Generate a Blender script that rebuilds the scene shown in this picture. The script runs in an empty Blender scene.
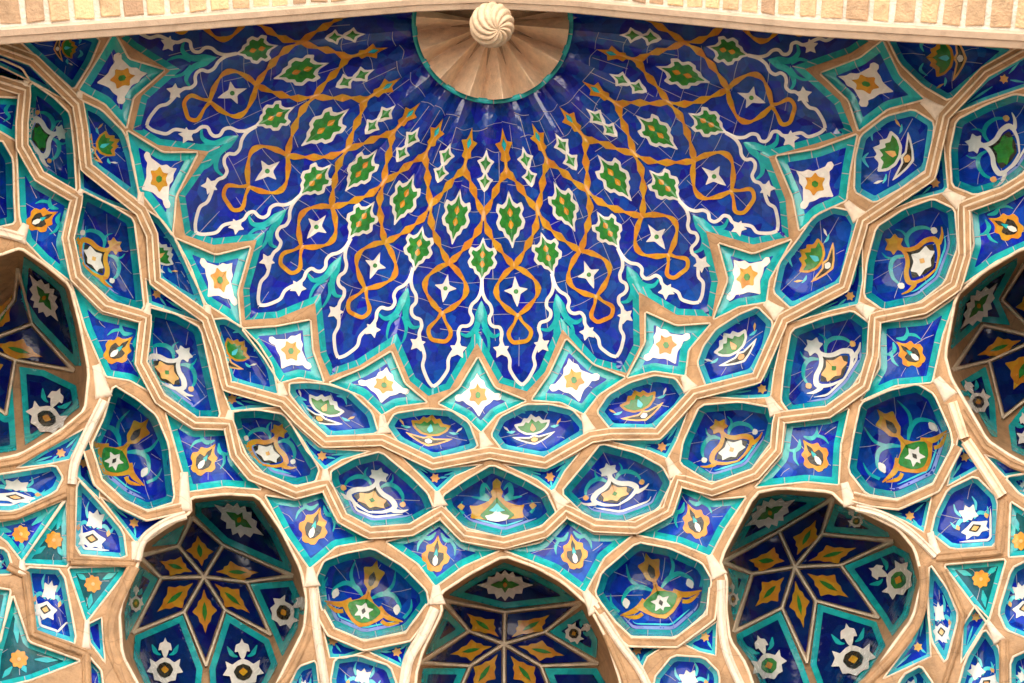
import bpy, bmesh, math, random
import numpy as np
from mathutils import Vector, Matrix
from mathutils.geometry import delaunay_2d_cdt
random.seed(7)
rng = np.random.default_rng(7)
SC = bpy.context.scene
COL = SC.collection

# ------------------------------------------------------------------ camera and the vault's shape
F = 1400.0                                   # focal length in pixels
ALPHA = math.radians(19.5)                   # tilt from the zenith
CAM = np.array([0.0, -1.175, 1.6])
FWD = np.array([0.0, math.sin(ALPHA), math.cos(ALPHA)])
UPV = np.array([0.0, -math.cos(ALPHA), math.sin(ALPHA)])
RGT = np.array([1.0, 0.0, 0.0])
APX = (492.5, 23.0)
ARCH_Y = -0.10                               # plane of the inner edge of the front arch
def rays(p):
    p = np.asarray(p, float).reshape(-1, 2)
    return RGT[None] * ((p[:, 0:1] - 512) / F) + UPV[None] * ((341.5 - p[:, 1:2]) / F) + FWD[None]
_ra = rays([APX])[0]; _ta = 10.6 / _ra[2]
AX, AY = CAM[0] + _ra[0] * _ta, CAM[1] + _ra[1] * _ta
PR = np.array([0, .55, 1.2, 1.8, 2.3, 2.65, 3.0, 3.3, 3.6, 3.85, 4.1, 4.35, 4.5, 9.0])
PZ = np.array([10.6, 10.5, 10.3, 9.99, 9.6, 9.22, 8.75, 8.3, 7.75, 7.2, 6.55, 5.6, 4.6, -40.0])
_fr = np.linspace(0, 9, 1801)
_fz = np.interp(_fr, PR, PZ)
_k = np.ones(41) / 41.0
_fz = np.convolve(np.pad(_fz, 20, mode='edge'), _k, mode='valid')
def dome_t(p):
    d = rays(p)
    lo = np.full(len(d), 2.0); hi = np.full(len(d), 15.0)
    for _ in range(38):
        m = (lo + hi) / 2
        q = CAM[None] + d * m[:, None]
        g = (q[:, 2] - 1.6) - np.interp(np.hypot(q[:, 0] - AX, q[:, 1] - AY), _fr, _fz)
        lo = np.where(g < 0, m, lo); hi = np.where(g < 0, hi, m)
    return (lo + hi) / 2
def dome(p, off=0.0):
    """points of the vault's surface; off > 0 lies behind it (into the masonry), < 0 proud of it"""
    d = rays(p)
    return CAM[None] + d * (dome_t(p) + off)[:, None]

def arch_y(x):
    return np.interp(x, [-300, 0, 150, 415, 492, 570, 800, 1024, 1320], [71, 45, 34, 12, 9, 13, 36, 49.5, 74])

# ------------------------------------------------------------------ materials
def nodes_of(m):
    m.use_nodes = True
    return m.node_tree.nodes, m.node_tree.links
def glaze(name, col, rough=.13, var=.35, scale=11.0, spec=.5, speck=0.0):
    m = bpy.data.materials.new(name); n, l = nodes_of(m)
    b = n['Principled BSDF']; geo = n.new('ShaderNodeNewGeometry')
    vo = n.new('ShaderNodeTexVoronoi'); vo.inputs['Scale'].default_value = scale
    no = n.new('ShaderNodeTexNoise'); no.inputs['Scale'].default_value = 26; no.inputs['Detail'].default_value = 5
    l.new(geo.outputs['Position'], vo.inputs['Vector']); l.new(geo.outputs['Position'], no.inputs['Vector'])
    sep = n.new('ShaderNodeSeparateColor'); l.new(vo.outputs['Color'], sep.inputs['Color'])
    mx = n.new('ShaderNodeMath'); mx.operation = 'MULTIPLY_ADD'; mx.inputs[1].default_value = .55; 
    l.new(sep.outputs['Red'], mx.inputs[0]); l.new(no.outputs['Fac'], mx.inputs[2])
    mr = n.new('ShaderNodeMapRange'); mr.inputs['From Min'].default_value = .25; mr.inputs['From Max'].default_value = 1.3
    mr.inputs['To Min'].default_value = 1 - var; mr.inputs['To Max'].default_value = 1 + var
    l.new(mx.outputs[0], mr.inputs['Value'])
    hsv = n.new('ShaderNodeHueSaturation'); hsv.inputs['Color'].default_value = (*col, 1)
    l.new(mr.outputs[0], hsv.inputs['Value'])
    hr = n.new('ShaderNodeMapRange'); hr.inputs['To Min'].default_value = .482; hr.inputs['To Max'].default_value = .512
    l.new(sep.outputs['Green'], hr.inputs['Value']); l.new(hr.outputs[0], hsv.inputs['Hue'])
    # fine worn speckle of the glaze
    n2 = n.new('ShaderNodeTexNoise'); n2.inputs['Scale'].default_value = 170; n2.inputs['Detail'].default_value = 3
    l.new(geo.outputs['Position'], n2.inputs['Vector'])
    r2 = n.new('ShaderNodeMapRange'); r2.inputs['From Min'].default_value = .62; r2.inputs['From Max'].default_value = .8
    r2.inputs['To Max'].default_value = .10
    l.new(n2.outputs['Fac'], r2.inputs['Value'])
    wm = n.new('ShaderNodeMix'); wm.data_type = 'RGBA'
    wm.inputs['B'].default_value = (.42, .38, .36, 1)
    l.new(r2.outputs[0], wm.inputs['Factor']); l.new(hsv.outputs[0], wm.inputs['A'])
    l.new(wm.outputs['Result'], b.inputs['Base Color'])
    rr = n.new('ShaderNodeMapRange'); rr.inputs['To Min'].default_value = rough * .6; rr.inputs['To Max'].default_value = rough * 1.7
    l.new(no.outputs['Fac'], rr.inputs['Value']); l.new(rr.outputs[0], b.inputs['Roughness'])
    b.inputs['Specular IOR Level'].default_value = spec
    bp = n.new('ShaderNodeBump'); bp.inputs['Strength'].default_value = .16; bp.inputs['Distance'].default_value = .02
    n3 = n.new('ShaderNodeTexNoise'); n3.inputs['Scale'].default_value = 14; n3.inputs['Detail'].default_value = 3
    l.new(geo.outputs['Position'], n3.inputs['Vector']); l.new(n3.outputs['Fac'], bp.inputs['Height'])
    l.new(bp.outputs[0], b.inputs['Normal'])
    return m
def clay(name, col, var=.25, rough=.8, bump=.35, scale=14.0, islands=False):
    m = bpy.data.materials.new(name); n, l = nodes_of(m)
    b = n['Principled BSDF']; geo = n.new('ShaderNodeNewGeometry')
    no = n.new('ShaderNodeTexNoise'); no.inputs['Scale'].default_value = scale; no.inputs['Detail'].default_value = 7
    no.inputs['Roughness'].default_value = .65
    l.new(geo.outputs['Position'], no.inputs['Vector'])
    fac = no.outputs['Fac']
    if islands:
        ad = n.new('ShaderNodeMath'); ad.operation = 'MULTIPLY_ADD'; ad.inputs[1].default_value = .7; 
        l.new(geo.outputs['Random Per Island'], ad.inputs[0]); l.new(no.outputs['Fac'], ad.inputs[2])
        sb = n.new('ShaderNodeMath'); sb.operation = 'SUBTRACT'; sb.inputs[1].default_value = .35
        l.new(ad.outputs[0], sb.inputs[0]); fac = sb.outputs[0]
    mr = n.new('ShaderNodeMapRange'); mr.inputs['From Min'].default_value = .25; mr.inputs['From Max'].default_value = .75
    mr.inputs['To Min'].default_value = 1 - var; mr.inputs['To Max'].default_value = 1 + var
    l.new(fac, mr.inputs['Value'])
    hsv = n.new('ShaderNodeHueSaturation'); hsv.inputs['Color'].default_value = (*col, 1)
    l.new(mr.outputs[0], hsv.inputs['Value'])
    if islands:
        hr = n.new('ShaderNodeMapRange'); hr.inputs['To Min'].default_value = .485; hr.inputs['To Max'].default_value = .512
        l.new(geo.outputs['Random Per Island'], hr.inputs['Value']); l.new(hr.outputs[0], hsv.inputs['Hue'])
    # grime and worn patches: their own shapes, fixed to the plaster
    g1 = n.new('ShaderNodeTexNoise'); g1.inputs['Scale'].default_value = 5.5; g1.inputs['Detail'].default_value = 8; g1.inputs['Roughness'].default_value = .72
    l.new(geo.outputs['Position'], g1.inputs['Vector'])
    gr = n.new('ShaderNodeMapRange'); gr.inputs['From Min'].default_value = .53; gr.inputs['From Max'].default_value = .72; gr.inputs['To Max'].default_value = .55
    l.new(g1.outputs['Fac'], gr.inputs['Value'])
    gm = n.new('ShaderNodeMix'); gm.data_type = 'RGBA'; gm.inputs['B'].default_value = (col[0] * .45, col[1] * .40, col[2] * .38, 1)
    l.new(gr.outputs[0], gm.inputs['Factor']); l.new(hsv.outputs[0], gm.inputs['A'])
    # hairline cracks and plaster joints
    vc = n.new('ShaderNodeTexVoronoi'); vc.feature = 'DISTANCE_TO_EDGE'; vc.inputs['Scale'].default_value = 3.2
    l.new(geo.outputs['Position'], vc.inputs['Vector'])
    cr = n.new('ShaderNodeMapRange'); cr.inputs['From Max'].default_value = .016; cr.inputs['To Min'].default_value = .38 if name in ('clay_rib', 'plaster_fillet', 'pale_plaster') else 0.0; cr.inputs['To Max'].default_value = 0
    l.new(vc.outputs['Distance'], cr.inputs['Value'])
    cm = n.new('ShaderNodeMix'); cm.data_type = 'RGBA'; cm.inputs['B'].default_value = (col[0] * .3, col[1] * .27, col[2] * .25, 1)
    l.new(cr.outputs[0], cm.inputs['Factor']); l.new(gm.outputs['Result'], cm.inputs['A'])
    l.new(cm.outputs['Result'], b.inputs['Base Color'])
    b.inputs['Roughness'].default_value = rough
    bp = n.new('ShaderNodeBump'); bp.inputs['Strength'].default_value = bump; bp.inputs['Distance'].default_value = .01
    n2 = n.new('ShaderNodeTexNoise'); n2.inputs['Scale'].default_value = 70; n2.inputs['Detail'].default_value = 6
    l.new(geo.outputs['Position'], n2.inputs['Vector']); l.new(n2.outputs['Fac'], bp.inputs['Height'])
    l.new(bp.outputs[0], b.inputs['Normal'])
    return m
M = dict(
    blue=glaze('cobalt_glaze', (.004, .029, .285), .09, .55, 10, .22),
    fanblue=glaze('glossy_cobalt_glaze', (.004, .025, .265), .10, .5, 12, .66),
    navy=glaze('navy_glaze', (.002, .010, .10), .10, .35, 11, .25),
    turq=glaze('turquoise_glaze', (.008, .33, .35), .18, .30, 16),
    pale=glaze('pale_turquoise_glaze', (.06, .47, .54), .18, .25, 16),
    lav_sheen=glaze('lavender_sheen', (.22, .28, .60), .16, .25),  # periwinkle sheen of the lower walls, put into the colour
    white=glaze('white_glaze', (.66, .63, .58), .22, .10),
    ochre=glaze('ochre_glaze', (.50, .235, .016), .20, .22, 14),
    amber=glaze('amber_glaze', (.66, .36, .12), .20, .2, 14),
    green=glaze('green_glaze', (.022, .18, .028), .18, .4, 30),
    teal=glaze('teal_glaze', (.004, .065, .08), .14, .3, 20, .25),
    dark=glaze('black_glaze', (.022, .020, .014), .25, .3),
    grout=clay('grout', (.36, .35, .37), .15, .9, .2),
    tan=clay('clay_rib', (.37, .215, .105), .36, .75, .6, 9),
    cream=clay('plaster_fillet', (.66, .53, .385), .22, .75, .3),
    pale_stone=clay('pale_plaster', (.66, .54, .42), .2, .8, .3),
    fanclay=clay('fan_plaster', (.76, .55, .37), .2, .78, .5),
    brick=clay('buff_brick', (.50, .345, .20), .28, .9, .8, 20, islands=True),
    mortar=clay('mortar', (.60, .545, .46), .2, .95, .8),
    moulding=clay('moulding_plaster', (.43, .315, .225), .14, .8, .3),
    knob=clay('boss_plaster', (.50, .37, .25), .25, .8, .4, 18),
    ground=clay('paving', (.38, .345, .29), .15, .9, .3, 1.5),
)

# ------------------------------------------------------------------ object helpers
def link(name, verts, faces, mats, parent=None, origin=None, smooth=True, fm=None):
    me = bpy.data.meshes.new(name)
    v = np.asarray(verts, float)
    if origin is not None: v = v - np.asarray(origin)[None]
    me.from_pydata(v.tolist(), [], [list(map(int, f)) for f in faces])
    for m in (mats if isinstance(mats, (list, tuple)) else [mats]): me.materials.append(M[m])
    if fm is not None: me.polygons.foreach_set('material_index', np.asarray(fm, dtype=np.int32))
    if smooth: me.polygons.foreach_set('use_smooth', np.ones(len(me.polygons), dtype=bool))
    me.update()
    o = bpy.data.objects.new(name, me); COL.objects.link(o)
    if parent is not None: o.parent = parent
    elif origin is not None: o.location = origin
    return o
def merge(o, s, smooth=True):
    """take the faces of s (a surface pattern) into the mesh of o"""
    a, b = o.data, s.data; n = len(a.vertices); k = len(a.materials)
    V = [tuple(v.co) for v in a.vertices] + [tuple(v.co) for v in b.vertices]
    Fs = [tuple(p.vertices) for p in a.polygons] + [tuple(n + i for i in p.vertices) for p in b.polygons]
    mi = [p.material_index for p in a.polygons] + [k + p.material_index for p in b.polygons]
    me = bpy.data.meshes.new(a.name); me.from_pydata(V, [], Fs)
    for m in list(a.materials) + list(b.materials): me.materials.append(m)
    me.polygons.foreach_set('material_index', mi); me.polygons.foreach_set('use_smooth', [smooth] * len(Fs)); me.update()
    o.data = me; bpy.data.objects.remove(s); bpy.data.meshes.remove(b)
def tag(o, label, cat, group=None, kind=None):
    if label: o['label'] = label
    if cat: o['category'] = cat
    if group: o['group'] = group
    if kind: o['kind'] = kind
    return o
def empty(name, loc):
    o = bpy.data.objects.new(name, None); o.location = [float(c) for c in loc]
    o.empty_display_size = .1; COL.objects.link(o); return o

# ------------------------------------------------------------------ plane geometry
def inside(poly, p):
    poly = np.asarray(poly, float); p = np.asarray(p, float).reshape(-1, 2)
    x, y = p[:, 0], p[:, 1]; r = np.zeros(len(p), bool); n = len(poly); j = n - 1
    for i in range(n):
        xi, yi = poly[i]; xj, yj = poly[j]
        if yi != yj:
            c = ((yi > y) != (yj > y)) & (x < (xj - xi) * (y - yi) / (yj - yi) + xi)
            r ^= c
        j = i
    return r
def segd(poly, p):
    a = np.asarray(poly, float); b = np.roll(a, -1, 0); p = np.asarray(p, float).reshape(-1, 2)
    ab = b - a; L = (ab ** 2).sum(1) + 1e-9
    t = np.clip(((p[:, None] - a[None]) * ab[None]).sum(2) / L[None], 0, 1)
    return np.hypot(*np.moveaxis(p[:, None] - (a[None] + t[..., None] * ab[None]), 2, 0))
def area(P):
    P = np.asarray(P); x, y = P[:, 0], P[:, 1]
    return .5 * np.sum(x * np.roll(y, -1) - y * np.roll(x, -1))
def expand(P, d, lim=2.2):
    """push a polygon's sides outwards by d, corners mitred"""
    P = np.asarray(P, float); n = len(P); sg = 1 if area(P) > 0 else -1; out = []
    for i in range(n):
        a = P[i] - P[i - 1]; b = P[(i + 1) % n] - P[i]; a /= np.hypot(*a); b /= np.hypot(*b)
        na = np.array([a[1], -a[0]]) * sg; nb = np.array([b[1], -b[0]]) * sg; m = na + nb; q = m @ m
        m = m / np.hypot(*m) * min(2 / math.sqrt(q), lim) if q > 1e-6 else na
        out.append(P[i] + m * d)
    return np.array(out)
def resample(P, step, closed=True):
    P = np.asarray(P, float); out = []
    n = len(P)
    for i in range(n if closed else n - 1):
        a, b = P[i], P[(i + 1) % n]; k = max(1, int(math.ceil(np.hypot(*(b - a)) / step)))
        for s in range(k): out.append(a + (b - a) * s / k)
    if not closed: out.append(P[-1])
    return np.array(out)
def chaikin(P, r=.2, it=1):
    P = np.asarray(P, float)
    for _ in range(it):
        Q = np.roll(P, -1, 0); P = np.stack([P * (1 - r) + Q * r, P * r + Q * (1 - r)], 1).reshape(-1, 2)
    return P
def crom(P, step=2.0, closed=False):
    P = np.asarray(P, float); n = len(P)
    if n < 3 and not closed: return resample(P, step, False)
    out = []
    for i in range(n if closed else n - 1):
        if closed: a, b, c, d = P[i - 1], P[i], P[(i + 1) % n], P[(i + 2) % n]
        else: a, b, c, d = P[max(i - 1, 0)], P[i], P[i + 1], P[min(i + 2, n - 1)]
        k = max(2, int(math.ceil(np.hypot(*(c - b)) / step)))
        for s in range(k):
            t = s / k
            out.append(.5 * ((2 * b) + (c - a) * t + (2 * a - 5 * b + 4 * c - d) * t * t + (3 * b - a - 3 * c + d) * t ** 3))
    if not closed: out.append(P[-1])
    return np.array(out)
def contour(poly, w, step=1.0):
    """inner offset of a polygon, by marching squares on its distance field"""
    poly = np.asarray(poly, float)
    x0, y0 = poly.min(0) - 1.5; x1, y1 = poly.max(0) + 1.5
    nx, ny = int((x1 - x0) / step) + 2, int((y1 - y0) / step) + 2
    gx, gy = np.meshgrid(x0 + np.arange(nx) * step, y0 + np.arange(ny) * step)
    pts = np.stack([gx.ravel(), gy.ravel()], 1)
    d = segd(poly, pts).min(1); d = np.where(inside(poly, pts), d, -d) - w
    d = np.where(np.abs(d) < 1e-6, 1e-6, d).reshape(ny, nx)
    edges = {}; pos = {}
    def key(i, j, h):
        k = (i, j, h)
        if k not in pos:
            a = d[i, j]; b = d[i, j + 1] if h else d[i + 1, j]; t = a / (a - b)
            pos[k] = (x0 + (j + (t if h else 0)) * step, y0 + (i + (0 if h else t)) * step)
        return k
    for i in range(ny - 1):
        for j in range(nx - 1):
            a, b, c, e = d[i, j] > 0, d[i, j + 1] > 0, d[i + 1, j + 1] > 0, d[i + 1, j] > 0
            if a == b == c == e: continue
            cr = []
            if a != b: cr.append(key(i, j, True))
            if b != c: cr.append(key(i, j + 1, False))
            if c != e: cr.append(key(i + 1, j, True))
            if e != a: cr.append(key(i, j, False))
            for q in range(0, len(cr) - 1, 2):
                edges.setdefault(cr[q], []).append(cr[q + 1]); edges.setdefault(cr[q + 1], []).append(cr[q])
    loops = []; seen = set()
    for s in edges:
        if s in seen: continue
        lp = [s]; seen.add(s); cur = s
        while True:
            nx_ = [q for q in edges[cur] if q not in seen]
            if not nx_: break
            cur = nx_[0]; seen.add(cur); lp.append(cur)
        P = np.array([pos[k] for k in lp])
        if len(P) > 6 and abs(area(P)) > 12:
            # thin out to a clean loop
            Q = [P[0]]
            for p in P[1:]:
                if np.hypot(*(p - Q[-1])) > .85: Q.append(p)
            if np.hypot(*(Q[0] - Q[-1])) < .5: Q.pop()
            loops.append(np.array(Q))
    loops.sort(key=lambda q: -abs(area(q)))
    return loops
def cdt(loops, extra=None, lines=()):
    """constrained triangulation of loops (+ free points, + open constraint lines)"""
    co = []; ed = []
    for L in loops:
        b = len(co); n = len(L); co += [Vector((float(p[0]), float(p[1]))) for p in L]
        ed += [(b + i, b + (i + 1) % n) for i in range(n)]
    for L in lines:
        b = len(co); n = len(L); co += [Vector((float(p[0]), float(p[1]))) for p in L]
        ed += [(b + i, b + i + 1) for i in range(n - 1)]
    if extra is not None: co += [Vector((float(p[0]), float(p[1]))) for p in extra]
    v, e, f, *_ = delaunay_2d_cdt(co, ed, [], 0, 1e-4)
    return np.array([[p.x, p.y] for p in v]), np.array([list(t) for t in f if len(t) == 3])
def hexgrid(lo, hi, s):
    out = []; y = lo[1]; k = 0
    while y < hi[1]:
        x = lo[0] + (s / 2 if k % 2 else 0)
        while x < hi[0]: out.append((x + random.uniform(-.12, .12) * s, y + random.uniform(-.12, .12) * s)); x += s
        y += s * .866; k += 1
    return np.array(out).reshape(-1, 2)
def compact(v, f):
    u, inv = np.unique(f.ravel(), return_inverse=True)
    return v[u], inv.reshape(f.shape)
def face_cam(V, f):
    """orient triangles towards the viewer side of the vault (inwards)"""
    a, b, c = V[f[:, 0]], V[f[:, 1]], V[f[:, 2]]
    n = np.cross(b - a, c - a); flip = (n * (CAM[None] - (a + b + c) / 3)).sum(1) < 0
    f = f.copy(); f[flip] = f[flip][:, ::-1]; return f

# ------------------------------------------------------------------ a tiled compartment of the vault
class Surf:
    """a patch of the vault hollowed out behind an opening: place(pixels, lift) gives points on it"""
    def __init__(s, poly, D=.1, up=None, steep=2.2, p=2.2, smooth=.1, base=.022, ex=1.6, tilt=0.0):
        s.tilt = tilt
        if ex: poly = expand(poly, ex)
        s.raw = np.asarray(poly, float)
        s.loop = chaikin(s.raw, smooth) if smooth else s.raw
        s.c = s.raw.mean(0); s.D = D; s.base = base; s.p = p
        s.up = np.asarray(up if up is not None else np.array(APX) - s.c, float); s.up /= np.hypot(*s.up)
        a = s.loop; b = np.roll(a, -1, 0); nrm = np.stack([(b - a)[:, 1], -(b - a)[:, 0]], 1)
        nrm /= np.hypot(nrm[:, 0], nrm[:, 1])[:, None] + 1e-9
        if area(a) < 0: nrm = -nrm
        down = np.clip(-(nrm @ s.up), 0, 1)
        s.w = 1 + (steep - 1) * down ** 1.5
        g = hexgrid(s.loop.min(0), s.loop.max(0), 3.0); g = g[inside(s.loop, g)]
        s.R = s.soft(g).max() if len(g) else 1.0
    def soft(s, p):
        d = segd(s.loop, p) * s.w[None] + 1e-3
        return (d ** -s.p).sum(1) ** (-1 / s.p)
    def depth(s, p):
        q = np.clip(s.soft(p) / s.R, 0, 1)
        h = s.base + s.D * (1 - (1 - q) ** 2)
        if s.tilt:
            y = -(np.asarray(p, float).reshape(-1, 2) - s.c) @ s.up; m = -((s.loop - s.c) @ s.up); h = h + s.tilt * np.clip((y - m.min()) / np.ptp(m), 0, 1)
        return h
    def place(s, p, lift=0.0):
        p = np.asarray(p, float).reshape(-1, 2)
        return dome(p, s.depth(p) - lift)

def ringed(surf, name, mat, P, parent, lift, origin, c=None, step=2.5, label=None, cat=None):
    """a filled shape, star-shaped about its centre, laid on the surface"""
    P = resample(P, step); n = len(P)
    c = np.asarray(P.mean(0) if c is None else c, float)
    R = np.hypot(*(P - c).T).max(); k = max(2, int(R / 3.2))
    pts = [c]
    for r in range(1, k + 1): pts += list(c + (P - c) * (r / k))
    V = surf.place(np.array(pts), lift); fs = []
    for i in range(n): fs.append((0, 1 + i, 1 + (i + 1) % n))
    for r in range(1, k):
        a = 1 + (r - 1) * n; b = a + n
        for i in range(n): j = (i + 1) % n; fs.append((a + i, b + i, b + j)); fs.append((a + i, b + j, a + j))
    return link(name, V, face_cam(V, np.array(fs)), mat, parent, origin)
def ribbon_px(path, width):
    P = np.asarray(path, float); n = len(P)
    T = np.gradient(P, axis=0); T /= np.hypot(T[:, 0], T[:, 1])[:, None] + 1e-9
    N = np.stack([-T[:, 1], T[:, 0]], 1); w = np.broadcast_to(np.asarray(width, float), (n,))[:, None] / 2
    return P - N * w, P, P + N * w
def ribbons(surf, name, mat, paths, parent, lift, origin):
    """one mesh of one or more painted strokes; paths = [(points, width)]"""
    Vs = []; fs = []
    for P, w in paths:
        if len(P) < 2: continue
        A, Mid, B = ribbon_px(P, w); n = len(A); b = len(Vs)
        Vs += list(A) + list(Mid) + list(B)
        for i in range(n - 1):
            for o in (0, n):
                fs += [(b + o + i, b + o + i + 1, b + o + n + i + 1), (b + o + i, b + o + n + i + 1, b + o + n + i)]
    if not fs: return None
    V = surf.place(np.array(Vs), lift)
    return link(name, V, face_cam(V, np.array(fs)), mat, parent, origin)
def tube(P, radius, rays_, seg=6, closed=True):
    P = np.asarray(P, float); n = len(P)
    T = (np.roll(P, -1, 0) - np.roll(P, 1, 0)) if closed else np.gradient(P, axis=0)
    T /= np.linalg.norm(T, axis=1)[:, None] + 1e-9
    R = rays_ / np.linalg.norm(rays_, axis=1)[:, None]
    S = np.cross(T, R); S /= np.linalg.norm(S, axis=1)[:, None] + 1e-9
    U = np.cross(S, T)
    V = []
    for k in range(seg):
        a = 2 * math.pi * k / seg; V.append(P + radius * (math.cos(a) * S + math.sin(a) * U))
    V = np.stack(V, 1).reshape(-1, 3); fs = []
    for i in range(n if closed else n - 1):
        j = (i + 1) % n
        for k in range(seg):
            q = (k + 1) % seg; fs.append((i * seg + k, i * seg + q, j * seg + q, j * seg + k))
    return V, fs

ALL = []       # every opening of the clay web
class Cell(Surf):
    def __init__(s, name, label, cat, group, poly, D=.1, bw=7.4, border='turq', field='blue', joints=6, lip=1.15, grid=3.2, **kw):
        super().__init__(poly, D, **kw)
        ALL.append(s)
        s.org = s.place([s.c])[0]
        s.e = empty(name, s.org); tag(s.e, label, cat, group)
        L = resample(s.loop, 2.6); inr = segd(s.loop, s._g(2.0)).min(1).max()
        s.bw = min(bw, inr * .48)
        s.inner = contour(s.loop, s.bw)
        g = s._g(grid)
        if len(g):
            dd = segd(s.loop, g).min(1); g = g[(dd > 1.2) & (np.abs(dd - s.bw) > 1.0)]
        v, f = cdt([L] + s.inner, g)
        cen = v[f].mean(1); ins = inside(s.loop, cen); fld = np.zeros(len(f), bool)
        for I in s.inner: fld |= inside(I, cen)
        for nm, mk, m in (('tile_border', ins & ~fld, [border, 'grout']), ('tile_field', ins & fld, [field])):
            ff = f[mk]
            if not len(ff): continue
            vv, ff = compact(v, ff); V = s.place(vv); ff = face_cam(V, ff); fm = None
            if nm == 'tile_border':
                # mortar joints across the border, a hair proud of it
                JV, JF = s._joints(L); fm = np.zeros(len(ff) + len(JF), int); fm[len(ff):] = 1
                if len(JF):
                    ff = np.vstack([ff, face_cam(JV, JF) + len(V)]); V = np.vstack([V, JV])
            ob = link(nm, V, ff, m, s.e, s.org, fm=fm)
            if nm == 'tile_field': s.fo = ob
        # clay bead round the opening
        if lip:
            Lp = resample(s.loop, 4.0); P = dome(Lp, -.004)
            V, fs = tube(P, lip * .0060, rays(Lp)); 
            # rim going back to the tiles
            P2 = dome(Lp, .001); P3 = s.place(Lp, -.012); n = len(Lp); b = len(V)
            V = np.vstack([V, P2, P3]); fs = fs + [(b + i, b + (i + 1) % n, b + n + (i + 1) % n, b + n + i) for i in range(n)]
            link('fillet', V, fs, 'cream', s.e, s.org)
        if joints and s.inner: s._grout(joints)
    def _g(s, st):
        g = hexgrid(s.loop.min(0) + .3, s.loop.max(0), st); g = g[inside(s.loop, g)]
        return g if len(g) else np.array([s.c])
    def _joints(s, L):
        acc = random.uniform(0, 12); q = []; sgn = 1 if area(L) > 0 else -1
        for i in range(len(L)):
            a, b = L[i], L[(i + 1) % len(L)]; d = np.hypot(*(b - a)); acc += d
            if acc > 23:
                acc = random.uniform(-4, 4); t = (b - a) / (d + 1e-9); nn = np.array([-t[1], t[0]]) * sgn; m = (a + b) / 2
                w = .38; e = m + nn * (s.bw - .2)
                if inside(s.loop, [e])[0] and segd(s.loop, [e]).min() > s.bw * .75: q.append([m - t * w + nn * .6, m + t * w + nn * .6, e + t * w, e - t * w])
        if not q: return np.zeros((0, 3)), np.zeros((0, 3), int)
        V = s.place(np.array(q).reshape(-1, 2), .0025); F_ = []
        for k in range(len(q)): F_ += [(4 * k, 4 * k + 1, 4 * k + 2), (4 * k, 4 * k + 2, 4 * k + 3)]
        return V, np.array(F_)
    def _grout(s, n):
        I = s.inner[0]; c = I.mean(0); paths = []
        k0 = random.uniform(0, len(I))
        for k in range(n):
            a = I[int(k0 + k * len(I) / n + random.uniform(-.25, .25) * len(I) / n) % len(I)]
            b = a + (c - a) * random.uniform(.35, .85) + rng.normal(0, 2.0, 2)
            if not inside(I, [b])[0]: continue
            P = resample([a, (a + b) / 2 + rng.normal(0, .6, 2), b], 2.5, False)
            P = P[inside(I, P)]
            if len(P) > 1: paths.append((P, random.uniform(.38, .6)))
        g = ribbons(s, 'grout_joint', 'grout', paths, s.e, .0015, s.org)
        if g: merge(s.fo, g)
    # motif drawing in a local frame: c = centre, ux = right vector, uy = vector towards the apex (pixels)
    def frame(s, c, sx, sy, ang=None, up=None, right=None):
        s.fc = np.asarray(c, float); ja = math.radians(random.gauss(0, 2.2)); js = random.gauss(1, .03)
        if up is not None: s.uy = np.asarray(up, float); s.ux = np.asarray(right, float)
        else:
            u = s.up if ang is None else np.array([math.sin(math.radians(ang)), -math.cos(math.radians(ang))])
            s.uy = u * sy; s.ux = np.array([-u[1], u[0]]) * sx
        R = np.array([[math.cos(ja), -math.sin(ja)], [math.sin(ja), math.cos(ja)]]) * js; s.ux = R @ s.ux; s.uy = R @ s.uy
        return s
    def L(s, P):
        P = np.asarray(P, float).reshape(-1, 2); return s.fc[None] + P[:, 0:1] * s.ux[None] + P[:, 1:2] * s.uy[None]
    def fill(s, name, mat, P, lift=.004, parent=None, c=None, mirror=False, rnd=.12):
        P = np.asarray(P, float)
        if mirror: P = np.vstack([P, (P * [-1, 1])[::-1]]); P = np.array([p for i, p in enumerate(P) if i == 0 or np.hypot(*(p - P[i - 1])) > 1e-4])
        Q = s.L(chaikin(P, rnd) if rnd else P); cc = s.L([c])[0] if c is not None else s.L([P.mean(0)])[0]
        Q = s._clip(Q, cc)
        return ringed(s, name, mat, Q, parent or s.e, lift, s.org, cc)
    def _clip(s, Q, cc):
        # keep shapes on the opening: pull outside points towards the centre
        Q = Q.copy(); out = ~inside(s.loop, Q)
        if out.any():
            for i in np.where(out)[0]:
                for t in np.linspace(1, 0, 21):
                    p = cc + (Q[i] - cc) * t
                    if inside(s.loop, [p])[0] and segd(s.loop, [p]).min() > 1: Q[i] = p; break
        return Q
    def strokes(s, name, mat, lines, lift=.004, parent=None):
        paths = []
        for P, w in lines:
            Q = crom(s.L(P), 1.8); ok = inside(s.loop, Q)
            if np.ndim(w): w = np.interp(np.linspace(0, 1, len(Q)), np.linspace(0, 1, len(w)), w)[ok]
            Q = Q[ok]
            if len(Q) > 2: paths.append((Q, w))
        return ribbons(s, name, mat, paths, parent or s.e, lift, s.org)

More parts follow.
